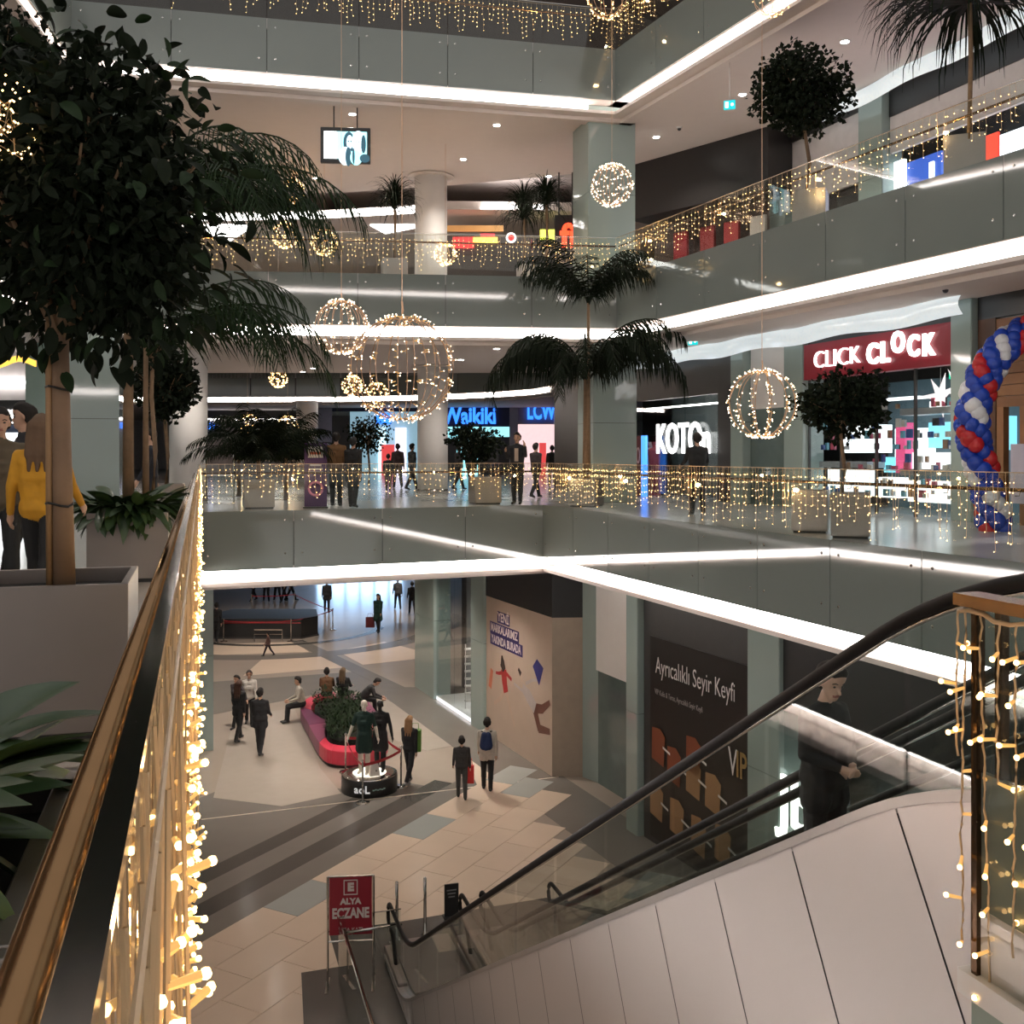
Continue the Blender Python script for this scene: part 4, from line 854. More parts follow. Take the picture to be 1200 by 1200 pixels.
        add(wr, wr + d2 * .075, .028, .034, 'skin')
        for j, (off, ln) in enumerate(((-.028, .060), (-.009, .075), (.010, .080), (.028, .070))):
            b0 = wr + d2 * .085 + up_ * off; m0 = b0 + d2 * ln * .6 - sd * .006; add(b0, m0, .0105, .0095, 'skin'); add(m0, m0 + (d2 * .8 - sd * .55) * ln * .55, .0095, .008, 'skin')
        add(wr + d2 * .03 + up_ * .025, wr + d2 * .085 + up_ * .062, .013, .010, 'skin')
    if coat:
        zc = .93 - coat; add(T((-.07, -.005, .98)), T((.07, -.005, .98)), .135, .135, 'top')
        for s in (-1, 1): add((s * .075, 0, .93), (s * (.085 + coat * .1), 0.0, zc), .12, .12, 'top'); add((0, 0, .93), (0, 0, zc), .12, .11, 'top')
    if skirt:
        for s in (-1, 1): add((s * .06, 0, .95), (s * .09, 0, .60), .13, .13, 'skirt'); add((0, 0, .95), (0, 0, .6), .13, .12, 'skirt')
    if hs != 1: caps = [(p, q, r1 * hs, r2 * hs, g_) if g_ in ('head', 'lip') else (p, q, r1, r2, g_) for p, q, r1, r2, g_ in caps]
    dz = -min(feet); sc_ = k
    mb = MB()
    for p, q, r1, r2, reg in caps: capsule(mb, p * k + Vector((0, 0, dz * k)), q * k + Vector((0, 0, dz * k)), r1 * k, r2 * k)
    me = remesh(mb, 'body', voxel * max(.8, k))
    nv = len(me.polygons); cen = np.empty(nv * 3); me.polygons.foreach_get('center', cen); cen = cen.reshape(-1, 3)
    best = np.full(nv, 9.); idx = np.zeros(nv, int); regs = ['skin', 'top', 'bottom', 'shoe', 'skirt', 'lip', 'sleeve']
    for p, q, r1, r2, reg in caps:
        P = np.array(p * k + Vector((0, 0, dz * k))); Q_ = np.array(q * k + Vector((0, 0, dz * k))); d = Q_ - P; L2 = max(1e-9, d @ d)
        tt = np.clip(((cen - P) @ d) / L2, 0, 1); dist = np.linalg.norm(cen - P - tt[:, None] * d, axis=1) - (r1 + (r2 - r1) * tt) * k
        if reg == 'lip': dist += .001
        ri = regs.index('skin' if reg == 'head' else reg); sel = dist < best; best[sel] = dist[sel]; idx[sel] = ri
    sk = skin
    for rg in regs: me.materials.append({'skin': sk, 'top': cloth(top), 'bottom': cloth(bottom), 'shoe': cloth(shoe, .5), 'skirt': cloth(skirt or top), 'lip': M('lip', (.33, .12, .10), .5), 'sleeve': cloth(sleeves) if sleeves else cloth(top)}[rg])
    me.polygons.foreach_set('material_index', idx.astype(np.int32)); me.polygons.foreach_set('use_smooth', [True] * nv)
    t = thing(name, label, cat, loc, rz, group); link('body', me, t)
    O = Vector((0, 0, dz))
    def hp_(v): return (H(v) + O) * k
    if face:
        m = MB()
        for s in (-1, 1): m.ball(hp_((s * .033, .079, .165)), .0105 * k, 8, 5, sc=(1.3, .8, .7))
        m.build('eyes', M('eye_dark', (.02, .015, .012), .3), t, True)
        m = MB()
        for s in (-1, 1): m.tube([hp_((s * .016, .088, .187)), hp_((s * .034, .088, .194)), hp_((s * .054, .076, .186))], .004 * k, 5)
        m.build('eyebrows', cloth(hair), t)
    if not bald:
        hm = MB(); 
        capsule(hm, hp_((0, -.035, .205)), hp_((0, .012, .238)), .092 * k * hs, .083 * k * hs)
        for s in (-1, 1): capsule(hm, hp_((s * .055, -.03, .20)), hp_((s * .048, .02, .245)), .043 * k, .035 * k); capsule(hm, hp_((s * .06, -.04, .14)), hp_((s * .06, -.045, .2)), .035 * k, .045 * k)
        capsule(hm, hp_((-.034, .058, .252)), hp_((.034, .058, .252)), .034 * k * hs, .034 * k * hs); capsule(hm, hp_((0, -.06, .12)), hp_((0, -.05, .2)), .055 * k, .06 * k)
        if long_hair:
            for s in (-1, 0, 1): capsule(hm, hp_((s * .055, -.065, .2)), hp_((s * .075, -.085, -.06)), .05 * k, .045 * k); capsule(hm, hp_((s * .07, -.075, -.04)), hp_((s * .07, -.11, -.2)), .042 * k, .018 * k)
        if bun: capsule(hm, hp_((0, -.11, .16)), hp_((0, -.13, .13)), .045 * k, .04 * k)
        hme = remesh(hm, 'hair', .012 * k, 4); hme.materials.append(cloth(hat or hair, .55)); hme.polygons.foreach_set('use_smooth', [True] * len(hme.polygons)); link('hair', hme, t)
    return t
def P0(px, py): return (*gp(px, py), F0 + .004)
def P1(px, D, dz=0): return (*at(px, D), F1 + dz)
# middle storey, left walkway
x, y = at(48, 8.6)
person('woman in a mustard yellow sweater with long fair-tipped hair', (x, y, 0), .15, 1.64, (.52, .25, .012), (.01, .01, .011), hair=(.12, .07, .04), long_hair=True, legs=(.28, -.3), armL=(-.15, .18, .5), armR=(.3, .2, .5), voxel=.013, slim=1.0)
person('young man in a dark jacket turning towards the woman in yellow', (*at(28, 9.9), 0), PI - .9, 1.80, (.035, .035, .04), BLK, legs=(.25, -.2), turn=-.3, voxel=.014)
person('man in an olive brown jacket at the very edge beside the young man', (*at(0, 9.2), 0), PI + .5, 1.74, (.10, .075, .045), BLK, voxel=.014)
person('man in a navy coat walking past the planters', (*at(176, 17.2), 0), PI / 2 + .3, 1.72, (.012, .014, .024), BLK, coat=.2, legs=(.2, -.2))
# middle storey, across the atrium
person('man in a brown leather jacket standing beside the purple stand', (*at(394, 25.9), 0), .1, 1.85, (.17, .085, .03), BLK, legs=(.08, -.05), knees=(.02, .02))
person('person in a black hooded coat beside the man in brown leather', (*at(414, 25.3), 0), -.2, 1.72, BLK, BLK, hat=BLK, coat=.2, legs=(.1, -.08))
caller = person('man in a dark suit with a tie talking on the phone at the glass', (*at(606, 26.9), 0), PI - .25, 1.86, (.016, .016, .02), (.016, .016, .02), armL=(.7, .25, 2.0), armR=(.5, .15, 1.7), legs=(.06, -.06), knees=(.03, .03))
x, y = at(606, 26.9); tie = MB(); tie.box((x - .02, y - .155, 1.30), (.10, .02, .34), -.25); W(tie.build('shirt_front', cloth((.42, .32, .26))), caller)
for px, D, hh, tp, lb in ((577, 33, 1.72, BLK, 'person in black behind the phone caller, next to the potted tree'), (628, 31, 1.68, (.03, .02, .022), 'person in dark clothes right behind the phone caller'), (466, 40, 1.76, (.05, .03, .03), 'person in dark maroon left of the pair by the round column'), (483, 38, 1.74, (.03, .035, .035), 'person in dark grey nearest the round column'), (455, 36, 1.35, BLK, 'child in dark clothes behind the lights beside the column'), (552, 37, 1.72, BLK, 'dark figure in front of the teal shop'), (538, 38, 1.7, (.05, .05, .055), 'grey figure in front of the teal shop'), (647, 41, 1.7, BLK, 'figure in black passing the pink shop'), (376, 33, 1.70, (.02, .015, .02), 'figure in dark clothes behind the purple stand')):
    person(lb, P1(px, D), random.uniform(-1, 1), hh, tp, BLK, voxel=.018, face=False)
person('man in black leaning at the glass in front of the glowing shop name', (*at(817, 22.2), 0), .05, 1.76, (.01, .01, .011), BLK, armL=(.45, .2, .7), armR=(.45, .2, .7), legs=(.1, -.1))
# escalator rider
sR = 6.8; rx, ry, _ = EP(sR, .95, 0)
person('young woman in black riding the escalator, hands clasped', (rx, ry, zh(sR) - 1.03), PI + .55, 1.55, (.010, .010, .011), (.008, .008, .009), bun=True, armL=(.12, .22, 1.0, -.75), armR=(.12, .22, 1.0, -.75), legs=(.05, -.05), knees=(.03, .03), nod=.3, turn=-.15, voxel=.0095, skin=M('skin_light', (.56, .36, .27), .5, var=.05), coat=.15, slim=1.2, hs=1.12)
# ground floor
person('woman in black leather walking with dark leggings', P0(280, 868), -.3, 1.78, BLK, BLK, hair=(.06, .025, .015), long_hair=True, legs=(.3, -.25), coat=.1)
person('man in a black suit walking away past the couple', P0(305, 884), -.1, 1.85, (.011, .011, .013), (.014, .014, .016), legs=(.22, -.22), coat=.12, armR=(.1, .15, 1.0))
person('person in a white patterned jacket and dark trousers', P0(292, 850), PI + .2, 1.7, (.48, .44, .40), BLK, legs=(.2, -.2), hair=(.03, .02, .02))
person('dark haired girl with an outstretched arm beside the white jacket', P0(277, 852), PI - .4, 1.62, (.05, .04, .045), BLK, armL=(.2, .7, .3), long_hair=True)
person('man in a pale grey patterned shirt sitting on the pink bench end', (*gp(354, 846), F0), PI / 2 + .35, 1.80, (.40, .36, .30), BLK, legs=(1.45, 1.4), knees=(1.4, 1.3), armL=(.25, .1, 1.0, -.3), armR=(.25, .1, 1.0, -.3), lean=.2, sit=True)
bx, by = gp(383, 832); person('person in a brown jacket sitting with the back turned', (bx, by, F0), .1, 1.75, (.15, .075, .035), BLK, legs=(1.45, 1.45), knees=(1.35, 1.35), sit=True, armL=(.5, .1, .9), armR=(.5, .1, .9))
bx, by = gp(402, 832); person('person in a black hooded jacket sitting beside the brown jacket', (bx, by, F0), -.2, 1.75, BLK, BLK, legs=(1.45, 1.45), knees=(1.35, 1.35), sit=True, armL=(.5, .1, .9), armR=(.5, .1, .9), hair=(.14, .09, .05), long_hair=True)
bx, by = gp(423, 838); person('person in a dark coat bending forward on the bench', (bx, by, F0), -PI / 2 + .1, 1.75, (.028, .027, .028), BLK, legs=(1.45, 1.4), knees=(1.35, 1.3), sit=True, lean=.8, armL=(.3, .05, .9), armR=(.3, .05, .9), nod=.3)
person('fair haired woman in black with a green shoulder bag', P0(480, 918), -.35, 1.72, BLK, (.014, .014, .018), hair=(.28, .15, .07), legs=(.25, -.3), knees=(.05, .35), long_hair=True, shoe=(.3, .28, .27))
person('boy in a grey suit holding a red bag', P0(541, 936), .1, 1.52, (.035, .034, .034), (.05, .048, .046), legs=(.18, -.15), armR=(.0, .12, .1))
person('man in a white jacket wearing a blue backpack', P0(571, 926), -.05, 1.80, (.52, .47, .41), BLK, legs=(.12, -.08), coat=.1, slim=1.05)
person('woman in a green coat carrying a dark red shopping bag', P0(443, 741), PI - .3, 1.80, (.012, .045, .03), BLK, coat=.3, long_hair=True, legs=(.15, -.15), voxel=.018)
person('person in black with a bag far down the corridor', P0(383, 718), .2, 1.8, (.02, .02, .022), BLK, voxel=.018, coat=.15, face=False)
for k, px in enumerate((297, 312, 325, 333, 341)): person(('far visitor in dark clothes behind the black kiosk rope, first of the row', 'far visitor in grey behind the rope', 'far visitor in brown behind the rope', 'far visitor in black coat behind the rope', 'far visitor in dark blue at the end of the rope')[k], P0(px, 704 + (k % 2)), random.uniform(0, 6), 1.74, ((.02, .02, .02), (.12, .12, .12), (.12, .07, .04), BLK, (.01, .015, .04))[k], BLK, voxel=.02, face=False)
person('small child in a reddish jacket walking near the black kiosk', P0(314, 769), PI / 2, 1.02, (.16, .09, .08), (.03, .02, .03), voxel=.016, legs=(.4, -.4), face=False)
person('dark figure standing at the ground floor column', P0(254, 752), 0, 1.78, BLK, BLK, voxel=.018, coat=.2, face=False)
for k, (px, py) in enumerate(((466, 714), (483, 720))): person(('far shopper in grey at the corridor corner', 'far shopper in black at the corridor corner')[k], P0(px, py), .3, 1.75, ((.08, .08, .085), BLK)[k], BLK, voxel=.02, face=False)
# things they carry
def bag(label, px, py, zb, w_, h_, col, cat='bag', dz=.0, rz=0, d_=.12):
    x, y = gp(px, py); t = thing('shopping_bag', label, cat, (x, y - .05, F0 + zb), rz); m = MB(); m.box((0, 0, h_ / 2), (w_, d_, h_)); m.build('pouch', cloth(col, .5), t, bevel=.015)
    m = MB(); m.tube([(-w_ * .3, 0, h_ - .01), (-w_ * .25, 0, h_ + .16), (w_ * .25, 0, h_ + .16), (w_ * .3, 0, h_ - .01)], .008, 5); m.build('handle', cloth(col, .5), t)
bag('bright red bag in the hand of the boy in grey', 550, 934, .36, .24, .44, (.55, .02, .02)); bag('dark red shopping bag of the woman in the green coat', 434, 740, .2, .42, .5, (.13, .015, .02)); bag('lime green shoulder bag of the fair haired woman', 487, 917, .82, .3, .55, (.10, .22, .03), d_=.2)
x, y = gp(571, 926); t = thing('backpack', 'dark blue backpack on the man in white', 'backpack', (x - .02, y - .17, F0 + 1.05), -.05)
m = MB(); capsule(m, (-.06, -.03, .12), (-.05, -.02, .38), .11, .08); capsule(m, (.06, -.03, .12), (.05, -.02, .38), .11, .08); capsule(m, (0, -.08, .1), (0, -.06, .22), .09, .07); me = remesh(m, 'pack_body', .015); me.materials.append(cloth((.015, .03, .10))); link('pack_body', me, t)
m = MB()
for s in (-1, 1): m.tube([(s * .1, .02, .46), (s * .13, .12, .44), (s * .13, .2, .36)], .016, 6)
m.build('strap', cloth((.01, .012, .02)), t)
# mannequins on a round podium
px, py = gp(433, 925); pod = thing('round_podium', 'round black display podium with a mirrored rim and small lettering', 'podium', (px, py, F0)); R_ = .70
m = MB(); m.lathe((0, 0, 0), [(R_, .0), (R_, .38), (R_ - .01, .40)], 40); m.build('drum', BLACKP, pod, True)
m = MB(); m.lathe((0, 0, .40), [(R_ - .01, .0), (R_ - .01, .02), (R_ - .1, .03)], 40); m.build('rim', CHROME, pod, True)
m = MB(); m.lathe((0, 0, .425), [(.42, .0), (.42, .012)], 32); m.build('lit_disc', M('podium_light', (.9, .85, .7), .3, emit=(1, .95, .8), es=.5), pod)
for k, ch in enumerate('aoL'):
    a = -PI / 2 - .34 + k * .2; me = text_mesh(ch, .26, .003, .006); me.materials.clear(); me.materials.append(M('podium_letters', (.8, .8, .78), .5, emit=(1, 1, 1), es=.15)); link('lettering', me, pod, ((R_ + .004) * math.cos(a), (R_ + .004) * math.sin(a), .2), (PI / 2, 0, a + PI / 2))
m = MB()
for k in range(6): a = -PI / 2 + .28 + k * .08; m.box(((R_ + .003) * math.cos(a), (R_ + .003) * math.sin(a), .19 + .012 * (k % 2)), (.05, .004, .03), a + PI / 2)
m.build('script_line', M('podium_teal', (.25, .4, .38), .5), pod)
MANW = M('mannequin_white', (.72, .66, .58), .4); MANB = M('mannequin_black', (.015, .015, .016), .35)
person('white bald mannequin in a dark green dress', (px - .12, py - .1, F0 + .437), PI - .15, 1.82, (.008, .03, .024), (.6, .54, .46), (.6, .54, .46), skin=MANW, name='mannequin', cat='mannequin', bald=True, armL=(.1, .35, .15), armR=(.1, .35, .15), legs=(.04, -.04), knees=(.02, .02), skirt=(.008, .03, .024), face=False, sleeves=(.6, .54, .46), slim=.88)
person('black mannequin half hidden behind the white one', (px + .25, py + .12, F0 + .437), PI - .15, 1.76, BLK, BLK, BLK, skin=MANB, name='mannequin', cat='mannequin', bald=True, armL=(.1, .3, .15), armR=(.1, .3, .15), legs=(.04, -.04), knees=(.02, .02), skirt=BLK, face=False, slim=.88)
t = thing('paper_sack', 'crumpled white paper sack on the round podium', 'bag', (px + .16, py - .28, F0 + .437), .4); m = MB(); m.add([(-.13, -.08, 0), (.13, -.08, 0), (.13, .08, 0), (-.13, .08, 0), (-.11, -.05, .28), (.08, -.06, .31), (.1, .05, .27), (-.09, .06, .3)], [(3, 2, 1, 0), (4, 5, 6, 7), (0, 1, 5, 4), (1, 2, 6, 5), (2, 3, 7, 6), (3, 0, 4, 7)]); m.build('paper', M('white_paper', (.7, .64, .58), .7), t); m = MB(); m.ball((.03, -.07, .13), .02, 6, 4); m.build('tag', BLACKP, t)
# rope barrier round the podium
def stanchion(label, px_, py_, h=1.0):
    x, y = gp(px_, py_); t = thing('stanchion', label, 'stanchion', (x, y, F0 + .004)); m = MB(); m.lathe((0, 0, 0), [(.17, 0), (.17, .015), (.03, .035)], 20); m.build('base', CHROME, t, True); m = MB(); m.lathe((0, 0, .03), [(.024, 0), (.024, h - .06), (.03, h - .05), (.03, h - .01), (.02, h)], 12); m.build('post', CHROME, t, True); return (x, y)
sA = stanchion('steel stanchion in front of the round podium', 425, 941); sB = stanchion('steel stanchion beside the fair haired woman', 470, 922); sC = stanchion('steel stanchion behind the podium near the pink bench end', 405, 905); sD = stanchion('steel stanchion right behind the podium', 447, 900)
RB = M('red_belt', (.32, .012, .02), .6)
def belt(label, a, b, z=.92, w_=.05, sag=.06, zb=F0, mat=RB):
    m = MB(); vs = []; n = 8
    for i in range(n + 1): p = lerp(a, b, i / n); s = sag * 4 * (i / n) * (1 - i / n); vs += [(p[0], p[1], zb + z - s), (p[0], p[1], zb + z - s - w_), (p[0], p[1] + .004, zb + z - s - w_), (p[0], p[1] + .004, zb + z - s)]
    m.add(vs, [(4 * i + j, 4 * i + 4 + j, 4 * i + 4 + (j + 1) % 4, 4 * i + (j + 1) % 4) for i in range(n) for j in range(4)]); tag(m.build('barrier_belt', mat), label, 'barrier belt')
belt('red belt between the bench side and front stanchions', sC, sA, .95, .07, .12); belt('red belt from the front stanchion to the woman with the green bag', sA, sB, .95, .07); belt('red belt behind the podium', sC, sD, .95, .07); belt('red belt along the right side of the podium', sD, sB, .95, .07)
# pink bench with a box hedge
def bez(p, n):
    out = []
    for i in range(n + 1):
        t_ = i / n * (len(p) - 1); k = min(int(t_), len(p) - 2); f = t_ - k; q0, q1, q2, q3 = p[max(0, k - 1)], p[k], p[k + 1], p[min(len(p) - 1, k + 2)]
        out.append(tuple(.5 * (2 * q1[j] + (q2[j] - q0[j]) * f + (2 * q0[j] - 5 * q1[j] + 4 * q2[j] - q3[j]) * f * f + (3 * q1[j] - q0[j] - 3 * q2[j] + q3[j]) * f ** 3) for j in (0, 1)))
    return out
outer = bez([gp(393, 827), gp(368, 831), gp(352, 845), gp(362, 868), gp(374, 890), gp(388, 900), gp(420, 901), gp(452, 890), gp(452, 872), gp(440, 850), gp(424, 833), gp(395, 827)], 44)
cx, cy = gp(402, 862); inner = []
for x, y in outer:
    d = Vector((x - cx, y - cy)); L = d.length; d *= max(.25, (L - .62) / L); inner.append((cx + d.x, cy + d.y))
bench = thing('curved_bench', 'long curved bench of pink and purple upholstered blocks', 'bench', (cx, cy, F0))
PNK = M('pink_leather', (.55, .035, .07), .4, var=.06); PRP = M('purple_leather', (.13, .03, .07), .4, var=.06); PUR2 = M('mauve_leather', (.20, .05, .10), .4, var=.06)
cols = [PNK, PNK, PRP, PUR2, PNK, PNK, PNK, PNK, PRP, PUR2, PRP]
for k in range(11):
    i0, i1 = 4 * k, 4 * k + 4; poly = [outer[i] for i in range(i0, i1 + 1)] + [inner[i] for i in range(i1, i0 - 1, -1)]
    m = MB(); m.prism(poly, F0 + .1, F0 + .47); W(m.build('seat_block', cols[k], bevel=.02), bench)
m = MB(); m.prism([lerp(o, (cx, cy), .04) for o in outer], F0, F0 + .1); W(m.build('plinth', BLACKP), bench)
hed = thing('box_hedge', 'clipped green hedge growing inside the curved bench', 'hedge', (cx, cy, F0)); rr = random.Random(5); m = MB()
m2 = MB(); m2.prism([lerp(o, (cx, cy), .12) for o in inner], F0 + .1, F0 + .5); W(m2.build('soil_bed', SOIL), hed)
for i in range(2600):
    a = rr.choice(inner); f = rr.random() ** .5 * .95; x, y = cx + (a[0] - cx) * f, cy + (a[1] - cy) * f; z = F0 + .48 + rr.random() * .42; s = rr.uniform(.05, .1); th = rr.random() * 6.3; e = rr.uniform(-.5, 1.1)
    dx, dy, dz_ = math.cos(th) * math.cos(e), math.sin(th) * math.cos(e), math.sin(e); px_, py_ = -math.sin(th), math.cos(th)
    m.add([(x, y, z), (x + dx * s + px_ * s * .35, y + dy * s + py_ * s * .35, z + dz_ * s), (x + dx * s * 1.9, y + dy * s * 1.9, z + dz_ * s * 1.9), (x + dx * s - px_ * s * .35, y + dy * s - py_ * s * .35, z + dz_ * s)], [(0, 1, 2, 3)])
stuff(W(m.build('foliage', LEAFM), hed))
# black kiosk with ropes
kx, ky = gp(306, 748); kio = thing('black_kiosk', 'low black kiosk platform with cut corners and red edge line', 'kiosk', (kx, ky, F0)); w1 = 2.45
ko = [(kx - w1, ky - .1), (kx + w1 - .6, ky - .1), (kx + w1, ky + .8), (kx + w1 - .5, ky + 3), (kx - w1 + .3, ky + 3), (kx - w1, ky + 2)]
m = MB(); m.prism(ko, F0, F0 + .85); W(m.build('body', BLACKP), kio); m = MB(); m.prism(ko, F0 + .85, F0 + .9); W(m.build('top_slab', M('gloss_black_top', (.03, .03, .032), .08), bevel=.01), kio); m = MB(); m.prism([lerp(o, (kx, ky + 1.4), -.02) for o in ko], F0, F0 + .06); W(m.build('plinth', DARK), kio)
m = MB(); m.tube([(kx - w1, ky - .13, F0 + .72), (kx + w1 - .6, ky - .13, F0 + .72)], .02, 6); W(m.build('edge_line', RB), kio)
st = [stanchion('steel stanchion at the left end of the kiosk rope', 262, 752), stanchion('steel stanchion in front of the kiosk middle', 341, 752), stanchion('steel stanchion right of the kiosk', 390, 738), stanchion('steel stanchion behind the kiosk', 345, 717), stanchion('steel stanchion far behind the kiosk left', 295, 719)]
belt('dark red rope in front of the black kiosk', st[0], st[1], .95, .04, .05); belt('dark red rope from the kiosk middle to the right', st[1], st[2], .95, .04, .05); belt('dark red rope behind the black kiosk', st[4], st[3], .95, .04, .05); belt('dark red rope far right of the kiosk', st[3], st[2], .95, .04, .05)
x, y = gp(335, 751); t = thing('steel_barrier', 'low steel hoop barrier in front of the kiosk', 'barrier', (x - .75, y - .3, F0)); m = MB(); m.tube([(-.6, 0, 0), (-.6, 0, .55), (.65, 0, .55), (.65, 0, 0)], .03, 8); m.build('hoop', CHROME, t); m = MB(); m.tube([(-.6, 0, .35), (.65, 0, .35)], .015, 6); m.build('mid_bar', CHROME, t)
# ------------------------------------------------------------------ plants
RZL = math.atan2(-AL.x, AL.y)
def planter(label, cx, cy, z, w_=.78, h_=.71, rz=RZL, mat=None):
    t = thing('steel_planter', label, 'planter', (cx, cy, z), rz); th = .035; mat = mat or STEEL
    for ox, oy, a, b in ((0, -w_ / 2 + th / 2, w_, th), (0, w_ / 2 - th / 2, w_, th), (-w_ / 2 + th / 2, 0, th, w_ - 2 * th), (w_ / 2 - th / 2, 0, th, w_ - 2 * th)):
        m = MB(); m.box((ox, oy, h_ / 2 + .02), (a, b, h_ - .04)); m.build('side_plate', mat, t, bevel=.004)
    m = MB(); m.box((0, 0, .02), (w_ - .06, w_ - .06, .04)); m.build('plinth', BLACKP, t); m = MB(); m.box((0, 0, h_ - .12), (w_ - 2 * th, w_ - 2 * th, .1)); m.build('soil', SOIL, t)
    return t
def leaf_into(m, p, d, side, s, wd=.42, fold=.12):
    n = d.cross(side).normalized(); a = p + d * s * .5
    m.add([p, a + side * (s * wd) + n * (s * fold), p + d * s, a - side * (s * wd) + n * (s * fold), a], [(0, 1, 4), (1, 2, 4), (0, 4, 3), (4, 2, 3)])
def rdir(r): z = r.uniform(-1, 1); a = r.uniform(0, 2 * PI); q = math.sqrt(1 - z * z); return Vector((q * math.cos(a), q * math.sin(a), z))
def crown(r, c, rad, n, s0, s1, hole=.35, droop=.3, wd=.42, lumps=10):
    """leaf list around a lumpy ellipsoid"""
    L = [(rdir(r), r.uniform(.55, .95)) for _ in range(lumps)]; out = []
    while len(out) < n:
        q, w_ = r.choice(L); p = q * (w_ * .62) + rdir(r) * (r.random() ** .4 * .44)
        if p.length < hole * r.random(): continue
        P = Vector((c[0] + p.x * rad[0], c[1] + p.y * rad[1], c[2] + p.z * rad[2])); d = (p.normalized() * .6 + rdir(r) * .8 + Vector((0, 0, -droop))).normalized(); sd = d.cross(rdir(r))
        if sd.length < .1: continue
        out.append((P, d, sd.normalized(), r.uniform(s0, s1)))
    return out
def branches(r, m, base, c, rad, n, r0):
    for _ in range(n):
        q = rdir(r); q.z = abs(q.z) * .8; e = Vector((c[0] + q.x * rad[0] * .75, c[1] + q.y * rad[1] * .75, c[2] + q.z * rad[2] * .75)); b = Vector(base); mid = b.lerp(e, .5) + Vector((0, 0, .08)); m.tube([b, mid, e], r0, 5, rs=[r0, r0 * .6, r0 * .25])
def ball_tree(label, x, y, z, h, rad, n, s0, s1, mat=LEAFD, trunk=.035, seed=1, bend=.04):
    r = random.Random(seed); t = thing('ficus_tree', label, 'tree', (x, y, z)); m = MB(); c = (0, 0, h)
    m.tube([(0, 0, 0), (bend, 0, h * .3), (-bend * .5, 0, h * .65), (0, 0, h - rad[2] * .3)], trunk, 9, rs=[trunk * 1.2, trunk, trunk * .9, trunk * .8]); m.build('trunk', BARK, t, True)
    m = MB(); branches(r, m, (0, 0, h - rad[2] * .55), c, rad, 16, .018); m.build('branches', BARK, t)
    m = MB()
    for P, d, sd, s in crown(r, c, rad, n, s0, s1, lumps=16): leaf_into(m, P, d, sd, s)
    stuff(m.build('foliage', mat, t)); return t
def frond(m, r, base, az, el, L, n, lw, ll, curl=1.9, droop=.35):
    """arching palm frond: rachis plus hanging leaflets"""
    d = Vector((math.cos(az) * math.cos(el), math.sin(az) * math.cos(el), math.sin(el))); pts = [Vector(base)]; st = L / 14; e = el; sdir = Vector((-math.sin(az), math.cos(az), 0))
    for i in range(14): e -= curl / 14 * (.4 + 1.2 * i / 14); pts.append(pts[-1] + Vector((math.cos(az) * math.cos(e), math.sin(az) * math.cos(e), math.sin(e))) * st)
    m.tube(pts, .012, 4, rs=[.014 * (1 - .85 * i / 14) * max(1, L / 1.6) for i in range(15)])
    for i in range(n):
        u = .12 + .88 * i / n; k = min(13, int(u * 14)); f = u * 14 - k; p = pts[k].lerp(pts[k + 1], f); tg = (pts[k + 1] - pts[k]).normalized(); l = ll * (math.sin(PI * min(1, u * .82 + .12)) ** .6) * r.uniform(.8, 1.1)
        for s in (-1, 1):
            dd = (sdir * s * .62 + tg * .55 + Vector((0, 0, -droop * r.uniform(.4, 1.6)))).normalized(); q1 = p + dd * l * .5; q2 = p + (dd + Vector((0, 0, -droop * 1.1))).normalized() * l; wv = tg * lw
            m.add([p - wv * .5, p + wv * .5, q1 + wv * .6, q1 - wv * .6, q2], [(0, 1, 2, 3), (3, 2, 4)])
def palm(label, x, y, z, h, nf, L, ll, lw=.022, seed=1, trunk=.06, els=(.2, 1.25), azs=None, n=34, mat=LEAFD, curl=1.9, clump=1, lean=0, droop=.35):
    r = random.Random(seed); t = thing('palm_tree', label, 'palm', (x, y, z)); m = MB(); m.tube([(0, 0, 0), (lean * .3, 0, h * .4), (lean, 0, h)], trunk, 9, rs=[trunk * 1.2, trunk, trunk * .75]); m.build('trunk', BARK, t, True)
    for i in range(nf):
        m = MB(); az = azs[i % len(azs)] + r.uniform(-.15, .15) if azs else 2 * PI * i / nf + r.uniform(-.25, .25); frond(m, r, (lean, 0, h - r.uniform(0, .12)), az, r.uniform(*els), L * r.uniform(.8, 1.1), n, lw, ll, curl * r.uniform(.85, 1.15), droop); m.build('frond', mat, t)
    return t
def spiky(label, x, y, z, h, L, n, seed=1, mat=LEAFD, w_=.035, emax=1.5):
    r = random.Random(seed); t = thing('dracaena', label, 'plant', (x, y, z)); m = MB(); m.tube([(0, 0, 0), (.03, 0, h * .5), (0, 0, h)], .04, 8); m.build('stem', BARK, t, True); m = MB()
    for i in range(n):
        az = r.uniform(0, 2 * PI); e = r.uniform(-.1, emax); b = Vector((0, 0, h - r.uniform(0, .45))); pts = [b]; ee = e; l = L * r.uniform(.7, 1.1)
        for k in range(5): pts.append(pts[-1] + Vector((math.cos(az) * math.cos(ee), math.sin(az) * math.cos(ee), math.sin(ee))) * l / 5); ee -= .42 * (k * .4 + .3)
        sd = Vector((-math.sin(az), math.cos(az), 0)); vs = []
        for k, p in enumerate(pts): ww = w_ * (1 - (k / 5) ** 2) * .5 + .002; vs += [p - sd * ww, p + sd * ww]
        m.add(vs, [(2 * k, 2 * k + 1, 2 * k + 3, 2 * k + 2) for k in range(5)])
    stuff(m.build('leaves', mat, t)); return t
